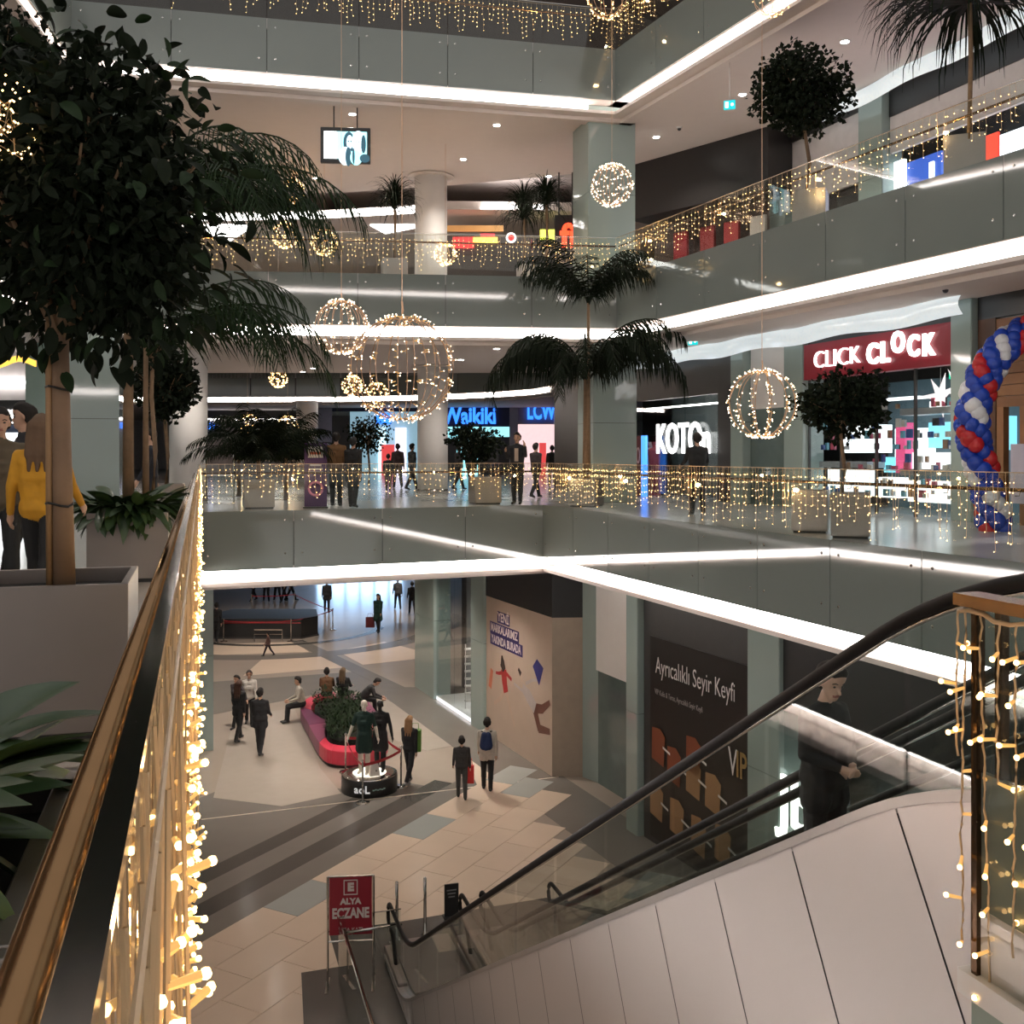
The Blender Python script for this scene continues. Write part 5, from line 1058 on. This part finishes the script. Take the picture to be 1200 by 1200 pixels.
def broad_leaf_mesh(name, L, W_, mat, curl=.5):
    m = MB(); n = 8; vs = []
    for i in range(n + 1):
        u = i / n; w_ = W_ * (math.sin(PI * min(1, u * .9 + .08)) ** .8) * (1 if u < .98 else .05); z = -curl * L * u * u; vs += [(-w_, u * L, z + w_ * .35), (0, u * L, z), (w_, u * L, z + w_ * .35)]
    m.add(vs, [(3 * i + j, 3 * i + j + 1, 3 * i + 4 + j, 3 * i + 3 + j) for i in range(n) for j in (0, 1)]); return m.mesh(name, mat, True)
BL = [broad_leaf_mesh('leaf', .34, .05, LEAFB, .35), broad_leaf_mesh('leaf', .30, .045, LEAFB, .7), broad_leaf_mesh('leaf', .38, .052, LEAFB, .15)]
def broad_plant(label, x, y, z, n, R, seed=1, sc_=1., tilt=(-.2, .9)):
    r = random.Random(seed); t = thing('broadleaf_plant', label, 'plant', (x, y, z))
    for i in range(n):
        az = r.uniform(0, 2 * PI); rad = R * r.random() ** .5; o = link('leaf', r.choice(BL), t, (math.cos(az) * rad, math.sin(az) * rad, r.uniform(-.02, .06))); s = sc_ * r.uniform(.75, 1.15)
        o.scale = (s, s, s); o.rotation_euler = (r.uniform(*tilt), r.uniform(-.4, .4), az - PI / 2 + r.uniform(-.5, .5))
    m = MB()
    for i in range(9): az = i * .7; m.tube([(0, 0, -.1), (math.cos(az) * R * .5, math.sin(az) * R * .5, .04)], .008, 5)
    m.build('stems', LEAFM, t); return t
def rail_pos(D, off): p = LR(D); v = Vector((p[0], p[1], 0)) - NL * off; return v.x, v.y
# planter with the big leafy tree
x, y = rail_pos(5.15, .66); planter('large brushed steel planter of the big leafy tree', x, y, F1)
t = thing('leafy_tree', 'big broad-leaved tree with a pale trunk tied to a cane', 'tree', (x, y, F1 + .64)); r = random.Random(11)
tx = at(72, y)[0] - x; m = MB(); m.tube([(tx + .015, 0, 0), (tx, 0, .7), (tx - .01, 0, 1.35)], .043, 12, rs=[.052, .045, .04]); m.build('trunk', M('pale_trunk', (.25, .16, .10), .7, var=.25, scale=10, bump=.2), t, True)
m = MB(); m.tube([(tx - .045, -.03, 0), (tx - .05, -.03, 1.6)], .016, 8); m.build('support_cane', M('cane', (.33, .2, .1), .6, var=.2), t, True)
for zt in (.42, .98):
    m = MB(); m.tube([(tx - .005 + .062 * math.cos(k * PI / 6), -.01 + .055 * math.sin(k * PI / 6), zt + .01 * math.sin(k)) for k in range(12)], .006, 5, closed=True); m.build('tie', BLACKP, t)
c = Vector((at(105, y)[0] - x, .0, zz(232, y) - F1 - .64)); rad = (.74, .62, .86)
m = MB(); branches(r, m, (tx, 0, 1.2), c, rad, 26, .022); m.build('branches', BARK, t)
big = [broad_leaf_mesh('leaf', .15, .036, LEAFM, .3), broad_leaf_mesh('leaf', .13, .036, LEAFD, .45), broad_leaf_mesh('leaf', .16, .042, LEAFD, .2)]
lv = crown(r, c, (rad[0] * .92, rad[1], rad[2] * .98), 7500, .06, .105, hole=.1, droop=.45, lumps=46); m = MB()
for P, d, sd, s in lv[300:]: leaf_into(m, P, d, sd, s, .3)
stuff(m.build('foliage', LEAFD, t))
shell = []
while len(shell) < 300:
    q = rdir(r)
    if q.y > .45: continue
    P = Vector((c.x + q.x * rad[0] * r.uniform(.8, 1.06), c.y + q.y * rad[1] * r.uniform(.8, 1.05), c.z + q.z * rad[2] * r.uniform(.8, 1.05))); shell.append((P, q))
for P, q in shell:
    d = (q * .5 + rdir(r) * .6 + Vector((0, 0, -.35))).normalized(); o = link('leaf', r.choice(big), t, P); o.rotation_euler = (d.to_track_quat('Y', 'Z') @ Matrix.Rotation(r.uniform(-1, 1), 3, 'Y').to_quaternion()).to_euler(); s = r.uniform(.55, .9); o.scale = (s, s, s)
# upright sprigs above the crown
# nearest planter: only its leaves reach into view
x, y = rail_pos(1.62, .56); planter('steel planter right beside the photographer', x, y, F1); broad_plant('glossy broad-leaved plant reaching over the bronze rail', x, y, F1 + .74, 110, .27, 4, .85, (-.1, 1.0))
# planter with broad leaves and a feather palm
x, y = rail_pos(10.95, .66); planter('brushed steel planter full of broad leaves behind the leafy tree', x, y, F1); broad_plant('dense broad-leaved plant spilling over its steel planter', x, y, F1 + .74, 210, .38, 9, 1.08, (-.5, .75))
palm('tall feather palm rising behind the leafy tree', x - .02, y, F1 + .64, 3.0, 16, 2.9, .75, .02, 21, .052, (.75, 1.4), [-.1, .3, .6, -.4, .1, 2.6, 3.5, .15, -.6, .45, -.25, 2.9, 3.9, 5.2, .0, .2], 40, LEAFM, 2.4)
palm('second lower feather palm crown in the broad leaf planter', x + .12, y + .12, F1 + .64, 1.8, 10, 2.3, .65, .02, 22, .032, (.55, 1.1), [.0, .2, -.2, .35, -.35, 2.6, 3.4, 4.6, 5.6, .1], 34, LEAFM, 2.3)
x, y = rail_pos(21.0, .66); planter('third steel planter down the left walkway', x, y, F1)
ball_tree('small ficus tree beside the white round column', x + .1, y - .2, F1 + .64, 2.1, (.78, .75, .85), 2400, .09, .15, LEAFD, .038, 33)
x, y = rail_pos(16, .66); planter('steel planter hidden behind the broad leaves', x, y, F1); ball_tree('dark ficus tree behind the feather palm', x, y, F1 + .64, 2.4, (.55, .55, .5), 900, .08, .13, LEAFD, .036, 34)
# across the atrium, middle storey
def fpl(label, px, D, z=F1, w_=.72, rz=.3, h_=.71): x, y = at(px, D); planter(label, x, y, z, w_, h_, rz); return x, y
x, y = fpl('steel planter behind the far glass below the framed poster', 303, 24.9); palm('bushy areca palm behind the far glass', x, y, F1 + .6, .6, 30, 1.9, .55, .03, 41, .06, (.6, 1.5), None, 26, LEAFD, 1.5)
palm('second bushy areca palm beside the purple stand', *at(335, 30), F1, 1.2, 28, 2.0, .6, .035, 42, .06, (.5, 1.5), None, 26, LEAFD, 1.5); palm('third bushy areca palm at the framed poster', *at(280, 33), F1, 1.2, 28, 2.0, .6, .035, 43, .06, (.5, 1.5), None, 26, LEAFD, 1.5)
x, y = fpl('steel planter behind the far glass next to the phone caller', 568, 27.2); ball_tree('low olive-like tree in front of the teal shop', x - .4, y + 2.0, F1, 1.7, (1.0, .8, .75), 1700, .09, .15, LEAFD, .04, 44)
x, y = at(432, 44); ball_tree('airy far tree behind the dark pair', x, y, F1, 2.2, (1.2, 1.0, 1.0), 900, .1, .18, LEAFD, .05, 45)
x, y = fpl('steel planter at the foot of the tall palm', 687, 25.7, F1, .7, -.4)
palm('tall slender palm at the corner of the right gallery', x, y, F1 + .6, 2.6, 15, 3.5, 1.0, .035, 51, .085, (.85, 1.45), [2.9, 3.3, .1, -.2, -.5, 3.6, 3.0, 3.15, -.1, 4.2, 5.0, 5.6, 4.6, .2, 3.4], 48, LEAFD, 2.9, 1, 0, .7)
palm('taller thin palm sharing the planter of the slender palm', x + .05, y - .05, F1 + .6, 4.5, 12, 2.4, .75, .03, 52, .05, (1.0, 1.5), [.1, 2.9, -.4, 3.6, 4.0, 5.2, .2, 3.2, 4.6, 3.3, 5.8, -.1], 32, LEAFD, 2.0, 1, 0, .5)
x, y = fpl('steel planter behind the right gallery glass under the ball tree', 997, 16.1, F1, .58, -.36); ball_tree('round-crowned ficus in front of the watch shop', x - .12, y + .05, F1 + .62, 1.5, (.80, .72, .74), 2600, .07, .12, LEAFD, .032, 61)
x, y = fpl('bronze-lit steel planter left of the ball tree on the right gallery', 950, 17.2, F1, .58, -.36)
# upper storey
x, y = at(950, 21.3); planter('planter behind the upper right glass', x, y, F2, .66, .7, -.4); ball_tree('dark round-crowned ficus high on the upper right gallery', x - .1, y, F2 + .62, 2.25, (1.24, 1.1, 1.15), 4200, .09, .15, LEAFD, .04, 71, .08)
x, y = at(1130, 17.7); planter('planter behind the upper right glass beside the red banner', x, y, F2, .66, .7, -.4); spiky('long-leaved drooping plant at the top right', x - .05, y - .3, F2 + .6, 2.75, 2.1, 340, 72, LEAFD, .055, .55)
x, y = at(462, 29.0); planter('upper planter below the hanging television', x, y, F2, .7, .75, .2); spiky('spiky dracaena beside the upper round column', x, y, F2 + .6, 2.0, 1.05, 240, 73)
x, y = at(624, 30.0); planter('pale upper planter before the food court', x, y, F2, .8, .75, .2, M('pale_steel', (.5, .45, .42), .4, .6)); spiky('dense spiky dracaena before the food court signs', x - .25, y, F2 + .6, 1.95, 1.15, 330, 74); spiky('second spiky dracaena leaning towards the glass column', *at(640, 28.3), F2, 2.5, 1.0, 260, 75)
x, y = at(14, 19); ball_tree('dark tree on the upper left gallery', x - .2, y, F2, 2.6, (1.15, 1.0, 1.3), 2600, .09, .15, LEAFD, .05, 76)
# ground floor tree at the far corner
x, y = gp(478, 735); ball_tree('dark tree at the ground floor corridor corner', x + .2, y + 2, F0, 3.6, (1.6, 1.3, 1.5), 1500, .12, .2, LEAFD, .07, 77)
# ------------------------------------------------------------------ light curtains
def curtain(label, a, b, z, sp, lmin, lmax, br, side=1, off=.03, seed=1, step=.105, mat=BULB, near=False, wr=.003, lstep=3., le=1.5):
    r = random.Random(seed); t = thing('light_curtain', label, 'string lights', (a[0], a[1], z)); L = math.hypot(b[0] - a[0], b[1] - a[1]); d = Vector((b[0] - a[0], b[1] - a[1], 0)).normalized(); nn = Vector((-d.y, d.x, 0)) * -side
    cab, bul, hol = MB(), MB(), MB(); n = int(L / sp); top = []
    for i in range(n):
        p = Vector((a[0], a[1], z)) + d * ((i + .5) * sp + r.uniform(-.3, .3) * sp) + nn * (off + r.uniform(-.012, .012)); ln = r.uniform(lmin, lmax) * (.55 + .45 * abs(math.sin(i * .7))) ; pts = [p]; q = p.copy(); k = max(2, int(ln / step)); top.append(p + Vector((0, 0, .005)))
        for j in range(k):
            q = q + Vector((0, 0, -ln / k)) + d * r.uniform(-.016, .016) + nn * r.uniform(-.006, .006); pts.append(q.copy())
            u = (d * r.choice((-1, 1)) * r.uniform(.4, 1) + nn * r.uniform(-.3, 1.0) + Vector((0, 0, r.uniform(-.3, .5)))).normalized()
            if near:
                hol.tube([q, q + u * .024], .0036, 5, rs=[.0030, .0040]); bul.ball(q + u * .028, .0044, 6, 4)
            else: bul.octa(q + u * .02, br * r.uniform(.7, 1.2))
        cab.tube(pts, wr, 4 if near else 3, cap=False)
    cab.tube([top[0], top[-1]] if near else top[::2], .002 if near else .004, 4)
    stuff(W(cab.build('cable', WIRE), t)); stuff(W(bul.build('bulbs', mat), t))
    if hol.v: stuff(W(hol.build('bulb_holders', HOLD), t))
    k = max(2, int(L / lstep))
    for i in range(k):                              # the light the bulbs themselves shed
        l = bpy.data.lights.new('bulb_glow', 'POINT'); l.energy = le * L / k; l.color = (1, .62, .28); l.shadow_soft_size = .04
        o = bpy.data.objects.new('bulb_glow', l); C.objects.link(o); o.parent = t; p = d * ((i + .5) * L / k) + nn * (off + .05); o.location = (p.x, p.y, -.35)
    return t
curtain('warm icicle lights hanging along the left glass beside the photographer', LR(.25), LR(8.5), F1 + 1.075, .036, .5, 1.0, .0, 1, .022, 3, .115, BULB, True, .0021, .7, 1.6)
curtain('warm icicle lights running on along the left glass towards the corner', LR(8.5), LR(23.0), F1 + 1.075, .07, .5, 1.0, .0075, 1, .03, 4, .10, BULB)
curtain('warm icicle lights on the far glass below the light globes', FL1, C1, F1 + 1.08, .13, .5, .95, .0095, 1, .03, 5, .12)
curtain('warm icicle lights on the right gallery glass in front of the watch shop', C1, RE1(9.5), F1 + 1.08, .095, .55, 1.05, .0085, 1, .03, 6, .12)
curtain('warm icicle lights behind the glass below the television', lerp(FL2, C2, .1), C2, F2 + 1.06, .11, .5, .95, .010, -1, .06, 7, .12)
curtain('warm icicle lights on the upper right glass', C2, RE2(13), F2 + 1.06, .15, .5, .95, .0095, 1, .03, 8, .12)
curtain('warm icicle lights on the top storey glass', lerp(FL3, C3, .15), C3, F3 + 1.06, .13, .6, 1.0, .011, -1, .06, 9, .12); curtain('warm icicle lights on the top storey right glass', C3, RE2(19), F3 + 1.06, .12, .6, 1.0, .011, 1, .03, 10, .12)
# second rows seen through, wound round planters and palms on the far side
balustrade('low glass guard along the far second atrium', at(250, 37), at(365, 37), F1, 2.2, 1, False)
curtain('warm icicle lights on the inner glass of the second atrium', at(255, 37), at(365, 37), F1 + 1.08, .22, .6, .9, .012, 1, .03, 12, .14); curtain('warm lights around the tall palm planter', (1.6, 28.6), (2.6, 27.2), F1 + 1.0, .1, .5, .9, .012, 1, .03, 13, .12)
# near strands at the escalator head: every strand is a part
t = thing('light_curtain', 'few thick icicle light strands at the escalator head guard', 'string lights', (Q[0], Q[1], F1 + .85)); r = random.Random(19)
B0 = Vector((Q[0], Q[1], 0)) - NL * .012; zt = CZ - .455
m = MB(); m.tube([B0 + dv * (-.02 + .05 * i) + Vector((0, 0, zt + .01 * math.sin(i * 1.3))) - NL * (.012 + .01 * (i % 2)) for i in range(14)], .007, 6); W(m.build('header_cable', WIRE, None, True), t)
for k, (s, ln) in enumerate(((-.015, .42), (.015, .95), (.075, 1.16), (.15, .45), (.21, .9), (.27, .72), (.35, .5), (.44, .9))):
    q = B0 + dv * s + Vector((0, 0, zt)) - NL * .02; pts = [q.copy()]; cab, bul, hol = MB(), MB(), MB(); n = int(ln / .03)
    for j in range(n):
        q = q + Vector((0, 0, -ln / n)) + dv * (.004 * math.sin(j * 2.1 + k) + r.uniform(-.003, .003)) - NL * r.uniform(-.003, .003); pts.append(q.copy())
        if j % 4 == 2:
            u = (dv * r.choice((-1, 1)) * .5 - NL * r.choice((1, .6, -.6)) + Vector((0, 0, r.uniform(-.6, .2)))).normalized(); hol.tube([q, q + u * .034], .005, 7, rs=[.0045, .0058]); bul.ball(q + u * .042, .0078, 8, 5)
    cab.tube(pts, .0035, 5); o = W(cab.build('light_strand', WIRE, None, True), t)
    if bul.v: stuff(hol.build('bulb_holders', HOLD, o)); stuff(bul.build('bulbs', BULB, o))
# ------------------------------------------------------------------ hanging light globes
def globe(label, px, py, D, r_, n=14, nb=220, topz=None, mat=BULBW, wr=.006, seed=1, br=None):
    x, y = at(px, D); z = zz(py, D); t = thing('light_globe', label, 'light globe', (x, y, z)); rr = random.Random(seed); br = br or max(.006, .00055 * D)
    for k in range(n):
        a = 2 * PI * k / n + rr.uniform(-.05, .05); m = MB(); m.tube([(r_ * math.cos(a) * math.cos(e), r_ * math.sin(a) * math.cos(e), r_ * math.sin(e)) for e in [-PI / 2 + .2 + (PI - .4) * i / 14 for i in range(15)]], wr, 5); m.build('rib', COPPER, t, True)
    m = MB()
    for e in (-PI / 2 + .2, PI / 2 - .2):
        m = MB(); m.tube([(r_ * math.cos(e) * math.cos(k * PI / 10), r_ * math.cos(e) * math.sin(k * PI / 10), r_ * math.sin(e)) for k in range(20)], wr * 1.5, 5, closed=True); m.build('end_ring', COPPER, t, True)
    m = MB(); mc = MB()
    for i in range(nb):
        a = 2 * PI * rr.randrange(n) / n + rr.uniform(-.04, .04); e = math.asin(rr.uniform(-.98, .98)) if rr.random() < .7 else rr.choice((-1, 1)) * rr.uniform(1.05, 1.4); d = Vector((math.cos(a) * math.cos(e), math.sin(a) * math.cos(e), math.sin(e))); tn = Vector((-math.sin(a), math.cos(a), 0)) * rr.choice((-1, 1)); u = (d * rr.uniform(.2, .9) + tn * .7 + Vector((0, 0, rr.uniform(-.3, .3)))).normalized(); p = d * r_
        mc.tube([p, p + u * .04], .004, 4); m.octa(p + u * .045, br * rr.uniform(.7, 1.3))
    m.build('bulbs', mat, t)['kind'] = 'stuff'; mc.build('bulb_holders', HOLD, t)['kind'] = 'stuff'
    m = MB(); m.tube([(0, 0, r_ * .97), (0, 0, (topz or F3 + 4) - z)], .005, 5); m.tube([(0, 0, r_ * .97), (.01, 0, r_ * 1.12), (0, 0, r_ * 1.3)], .012, 6); m.build('hanging_cord', COPPER, t)
globe('largest light globe hanging over the atrium', 471, 432, 11, .555, 16, 300, seed=1, wr=.0055); globe('light globe hanging behind the largest one', 400, 383, 20, .51, 18, 240, seed=2); globe('dense light globe in front of the upper glass column', 717, 217, 24, .47, 16, 230, seed=3); globe('light globe hanging in front of the watch shop gallery', 893, 473, 16, .52, 12, 300, seed=4)
GOLD = BULB
for k, (px, py, D, r_, lb) in enumerate(((413, 452, 45, .42, 'small golden globe left of the largest light globe'), (441, 463, 44, .50, 'small golden globe seen through the largest light globe'), (326, 443, 42, .35, 'small golden globe under the far ceiling above the palms'), (334, 276, 31, .36, 'golden globe resting behind the upper glass left of the television wire'), (380, 284, 30.5, .36, 'second golden globe behind the upper glass'), (343, 224, 33, .36, 'golden globe half sunk in the upper ceiling recess'), (522, 298, 30, .3, 'golden globe beside the upper round column'), (905, -6, 20, .38, 'globe at the top edge over the right gallery'), (712, -2, 23, .42, 'globe at the top edge over the corner'), (290, 498, 50, .5, 'bright globe far behind the palms'), (337, 500, 50, .5, 'second bright globe far behind the palms'))):
    globe(lb, px, py, D, r_, 10, 110, (F3 + 4.4 if py < 100 else F3 - 1.72 if py < 300 else F3 - 1.05), GOLD, .006, 20 + k, .0007 * D)
# lights wound in the foliage on the left
t = thing('light_cluster', 'warm cluster of lights glowing through the leafy tree', 'string lights', (*at(6, 4.45), zz(135, 4.45))); r = random.Random(5); m = MB(); mc = MB(); pts = []
for i in range(120): p = Vector((r.uniform(-.14, .09), r.uniform(-.12, .12), r.uniform(-.17, .15))); m.octa(p, .0055); pts.append(p)
mc.tube(pts[::4], .0018, 3); stuff(m.build('bulbs', BULB, t)); stuff(mc.build('cable', WIRE, t))
# ------------------------------------------------------------------ television, exit signs, downlights
D = 26.6; xa, xb = at(376, D)[0], at(434, D)[0]; z0_, z1_ = zz(192, D), zz(150, D)
t = thing('television', 'black television hanging from the ceiling with a bright cyan picture', 'television', ((xa + xb) / 2, D, z1_), .08); wT, hT = xb - xa, z1_ - z0_
m = MB(); m.box((0, 0, -hT / 2), (wT, .12, hT)); m.build('housing', BLACKP, t, bevel=.02)
scr = [M('screen_white', (.9, 1, 1), .3, emit=(.9, .97, 1), es=1.3), M('screen_cyan', (.3, .8, .85), .3, emit=(.32, .82, .9), es=.9), M('screen_dark', (.02, .06, .08), .3, emit=(.02, .07, .1), es=.6), M('screen_pale', (.6, .8, .9), .3, emit=(.6, .8, .95), es=.9)]
m = MB(); sw, sh_ = wT * .86, hT * .76
def sq_(x0, x1, y0, y1, mi, e): m.add([(-sw / 2 + x0 * sw, -.062 - e, -hT / 2 - sh_ / 2 + y0 * sh_), (-sw / 2 + x1 * sw, -.062 - e, -hT / 2 - sh_ / 2 + y0 * sh_), (-sw / 2 + x1 * sw, -.062 - e, -hT / 2 - sh_ / 2 + y1 * sh_), (-sw / 2 + x0 * sw, -.062 - e, -hT / 2 - sh_ / 2 + y1 * sh_)], [(0, 1, 2, 3)], mi)
sq_(0, .3, 0, 1, 0, 0); sq_(.3, 1, 0, 1, 1, 0); 

def el_(cx, cy, rx, ry, mi, e): m.add([(-sw / 2 + (cx + rx * math.cos(k * PI / 10)) * sw, -.062 - e, -hT / 2 - sh_ / 2 + (cy + ry * math.sin(k * PI / 10)) * sh_) for k in range(20)], [tuple(range(20))], mi)
for i_, a_ in enumerate(((.58, .60, .13, .40, 2), (.60, .62, .075, .25, 3), (.80, .62, .15, .42, 3), (.79, .60, .08, .26, 0), (.92, .55, .06, .34, 2), (.50, .10, .16, .34, 3), (.57, .08, .07, .36, 2), (.75, .05, .14, .28, 1), (.69, .1, .03, .3, 2), (.95, .03, .12, .16, 2), (.57, .64, .02, .03, 2), (.63, .64, .02, .03, 2), (.76, .63, .02, .03, 2), (.82, .63, .02, .03, 2))): el_(*a_[:5], .002 + .0006 * i_)
m.build('screen', scr, t); m = MB(); m.tube([(-.3, 0, 0), (-.3, 0, F3 - 1.72 - z1_)], .02, 6); m.tube([(.3, 0, 0), (.3, 0, F3 - 1.72 - z1_)], .02, 6); m.build('hanger', BLACKP, t)
EXG = M('exit_teal', (.0, .25, .27), .4, emit=(.0, .33, .36), es=.9); EXW = M('exit_white', (1, 1, 1), .4, emit=(.9, 1, 1), es=1.2)
for px, py, z, nm in ((855, 123, F3 - 1.72, 'teal exit sign hanging from the upper right ceiling'), (812, 400, F2 - 1.72, 'teal exit sign hanging over the clothes shop')):
    D = 23.5 if py < 200 else 27.5; x, y = at(px, D); zc = zz(py, D); t = thing('exit_sign', nm, 'exit sign', (x, y, zc), -.3); m = MB(); m.box((0, 0, 0), (.26, .04, .2)); m.build('lightbox', EXG, t); m = MB(); m.box((-.06, -.023, 0), (.07, .006, .13)); m.ball((.06, -.024, .0), .035, 8, 5, sc=(1, .2, 1)); m.build('pictogram', EXW, t); m = MB(); m.tube([(0, 0, .1), (0, 0, z - zc)], .008, 5); m.build('rod', CHROME, t)
DLN = [0]; dl_d = MB(); dl_d.lathe((0, 0, -.03), [(.085, 0), (.085, .03)], 16); dl_lens = dl_d.mesh('lens', DOWN); dl_r = MB(); dl_r.lathe((0, 0, -.02), [(.115, 0), (.115, .02)], 16); dl_ring = dl_r.mesh('ring', WHITE)
def downlight(x, y, z, label, group, en=45, vis=True, ang=2.2, col=(1, .9, .8)):
    t = thing('downlight', label, 'downlight', (x, y, z), 0, group); link('ring', dl_ring, t); link('lens', dl_lens, t)
    l = bpy.data.lights.new('downlight_beam', 'SPOT'); l.energy = en; l.spot_size = ang; l.spot_blend = .8; l.shadow_soft_size = .08; l.color = col; o = bpy.data.objects.new('downlight_beam', l); C.objects.link(o); o.location = (0, 0, -.05); o.parent = t
for px, py in ((413, 133), (582, 146), (543, 186), (513, 217), (643, 206), (769, 160), (870, 110), (990, 48), (370, 208)):
    z = F3 - 1.72; D = (z - CZ) * 1200 / (533 - py); x, y = at(px, D); downlight(x, y, z, 'round recessed downlight in the upper ceiling', 'upper storey downlights', 260)
for px, py in ((230, 401), (225, 416), (355, 435), (367, 431), (582, 408), (540, 421), (632, 432), (737, 409), (1036, 347), (900, 373)):
    z = F2 - 1.72; D = (z - CZ) * 1200 / (533 - py); x, y = at(px, D); downlight(x, y, z, 'round recessed downlight in the middle storey ceiling', 'middle storey downlights', 150)
for x, y in ((-6, 26), (-2, 28), (1, 30), (-8, 31), (-3, 33), (-11, 36), (-6, 38), (-1, 36), (-10, 44), (-4, 45), (-12, 52), (-5, 54), (-16, 30), (-16, 40)):
    downlight(x, y, F1 - 1.72, 'unseen downlight added in the ground floor ceiling', 'added ground floor downlights', 330)  # unseen lamps, added because the ground floor needs light
for x, y in ((-5, 6), (-6, 11), (-8, 15), (-10, 20), (-12, 12)): downlight(x, y, F2 - 1.72, 'round recessed downlight over the left walkway', 'left walkway downlights', 60)
for x, y in ((-4, 44), (-9, 47), (-1, 46), (-6, 52)): downlight(x, y, F3 - 1.05, 'round downlight high over the second atrium', 'second atrium downlights', 260)
# smoke detectors and camera dome
for px, py, z, nm in ((796, 149, F3 - 1.72, 'small smoke detector beside the upper downlights'), (1108, 337, F2 - 1.72, 'dark camera dome under the right ceiling')):
    D = (z - CZ) * 1200 / (533 - py); x, y = at(px, D); t = thing('ceiling_sensor', nm, 'ceiling sensor', (x, y, z)); m = MB(); m.lathe((0, 0, -.04), [(.06, 0), (.09, .04)], 14); m.build('base', WHITE, t); m = MB(); m.ball((0, 0, -.05), .055, 10, 6); m.build('dome', DARK, t, True)
# ------------------------------------------------------------------ balloon arch
ax, ay = gp(1162, 622, F1); t = thing('balloon_arch', 'arch of blue, white and red balloons before the wooden shop', 'balloon arch', (ax, ay, F1)); r = random.Random(8)
bm = MB(); bm.ball((0, 0, 0), 1, 12, 8, sc=(1, 1, 1.12)); BME = [bm.mesh('balloon', M('balloon_blue', (.012, .055, .42), .25), True), bm.mesh('balloon', M('balloon_white', (.72, .72, .74), .3), True), bm.mesh('balloon', M('balloon_red', (.50, .015, .02), .25), True)]
path = [Vector((x_ - 600, 0, 0)) for x_ in ()]
key = [(1166, 640), (1163, 600), (1152, 560), (1142, 520), (1138, 490), (1144, 465), (1153, 440), (1168, 415), (1184, 400), (1205, 388), (1240, 380), (1280, 384)]
K3 = [Vector((at(px, ay)[0] - ax + .10 * 0, 0, zz(py, ay))) for px, py in key]
pp = []
for a, b in zip(K3, K3[1:]):
    for i in range(4): pp.append(a.lerp(b, i / 4))
for i, p in enumerate(pp):
    tg = (pp[min(i + 1, len(pp) - 1)] - pp[max(i - 1, 0)]).normalized(); sd = tg.cross(Vector((0, 1, 0))).normalized()
    for j in range(4):
        a = i * .55 + j * PI / 2; ci = (0, 1, 0, 2)[j] if i % 4 < 3 else 0; rad = r.uniform(.115, .15); q = p + (sd * math.cos(a) + Vector((0, 1, 0)) * math.sin(a)) * .17; o = link('balloon', BME[ci], t, q, (r.uniform(-.5, .5), r.uniform(-.5, .5), 0)); o.scale = (rad, rad, rad)
m = MB(); m.tube(pp, .02, 6); m.build('frame_tube', WHITE, t)
# red balloons further right
# ------------------------------------------------------------------ posters and stands across the atrium
D = 25.0; x, y = at(370, D); t = thing('purple_stand', 'tall purple promotion stand behind the far glass', 'display stand', (x, y, F1), .15); wS = 26 * D / 1200; hS = 69 * D / 1200 + .15
m = MB(); m.box((0, 0, hS / 2), (wS, .06, hS)); m.build('board', M('stand_purple', (.055, .012, .10), .4), t); m = MB(); m.box((.0, -.035, hS * .86), (wS * .68, .01, hS * .17), 0); m.build('white_card', M('card_white', (.75, .72, .68), .5), t)
m = MB(); m.box((0, -.042, hS * .845), (wS * .5, .006, hS * .04)); m.build('card_stripe', M('card_red', (.5, .12, .06), .5), t); m = MB()
for k, (w_, z_) in enumerate(((.5, .66), (.62, .6), (.66, .55))): m.box((0, -.034, hS * z_), (wS * w_, .008, hS * .03))
m.build('print_line', M('print_lilac', (.6, .55, .62), .5), t); m = MB(); m.tube([(wS * .3 * math.cos(k * PI / 10), -.04, hS * .3 + wS * .3 * math.sin(k * PI / 10)) for k in range(20)], .03, 5, closed=True); m.build('print_ring', M('print_rose', (.55, .2, .35), .5), t); m = MB(); m.box((0, 0, .02), (wS * 1.1, .3, .04)); m.build('foot', BLACKP, t)
D = 27.5; x, y = at(258, D); t = thing('framed_poster', 'steel framed poster board with a swirling dark print', 'poster board', (x, y, F1), .2); wS, hS = 31 * D / 1200, 1.75
m = MB()
for sx in (-1, 1): m.tube([(sx * wS / 2, 0, 0), (sx * wS / 2, 0, hS)], .025, 8)
m.tube([(-wS / 2, 0, hS), (wS / 2, 0, hS)], .025, 8); m.tube([(-wS / 2, 0, .75), (wS / 2, 0, .75)], .025, 8); m.build('frame', CHROME, t); m = MB(); m.box((0, 0, 1.25), (wS - .05, .02, .97)); m.build('print', M('swirl_print', (.16, .13, .13), .4, var=.9, scale=3), t)
m = MB()
for sx in (-1, 1): m.box((sx * wS / 2, 0, .015), (.06, .45, .03))
m.build('foot', CHROME, t)
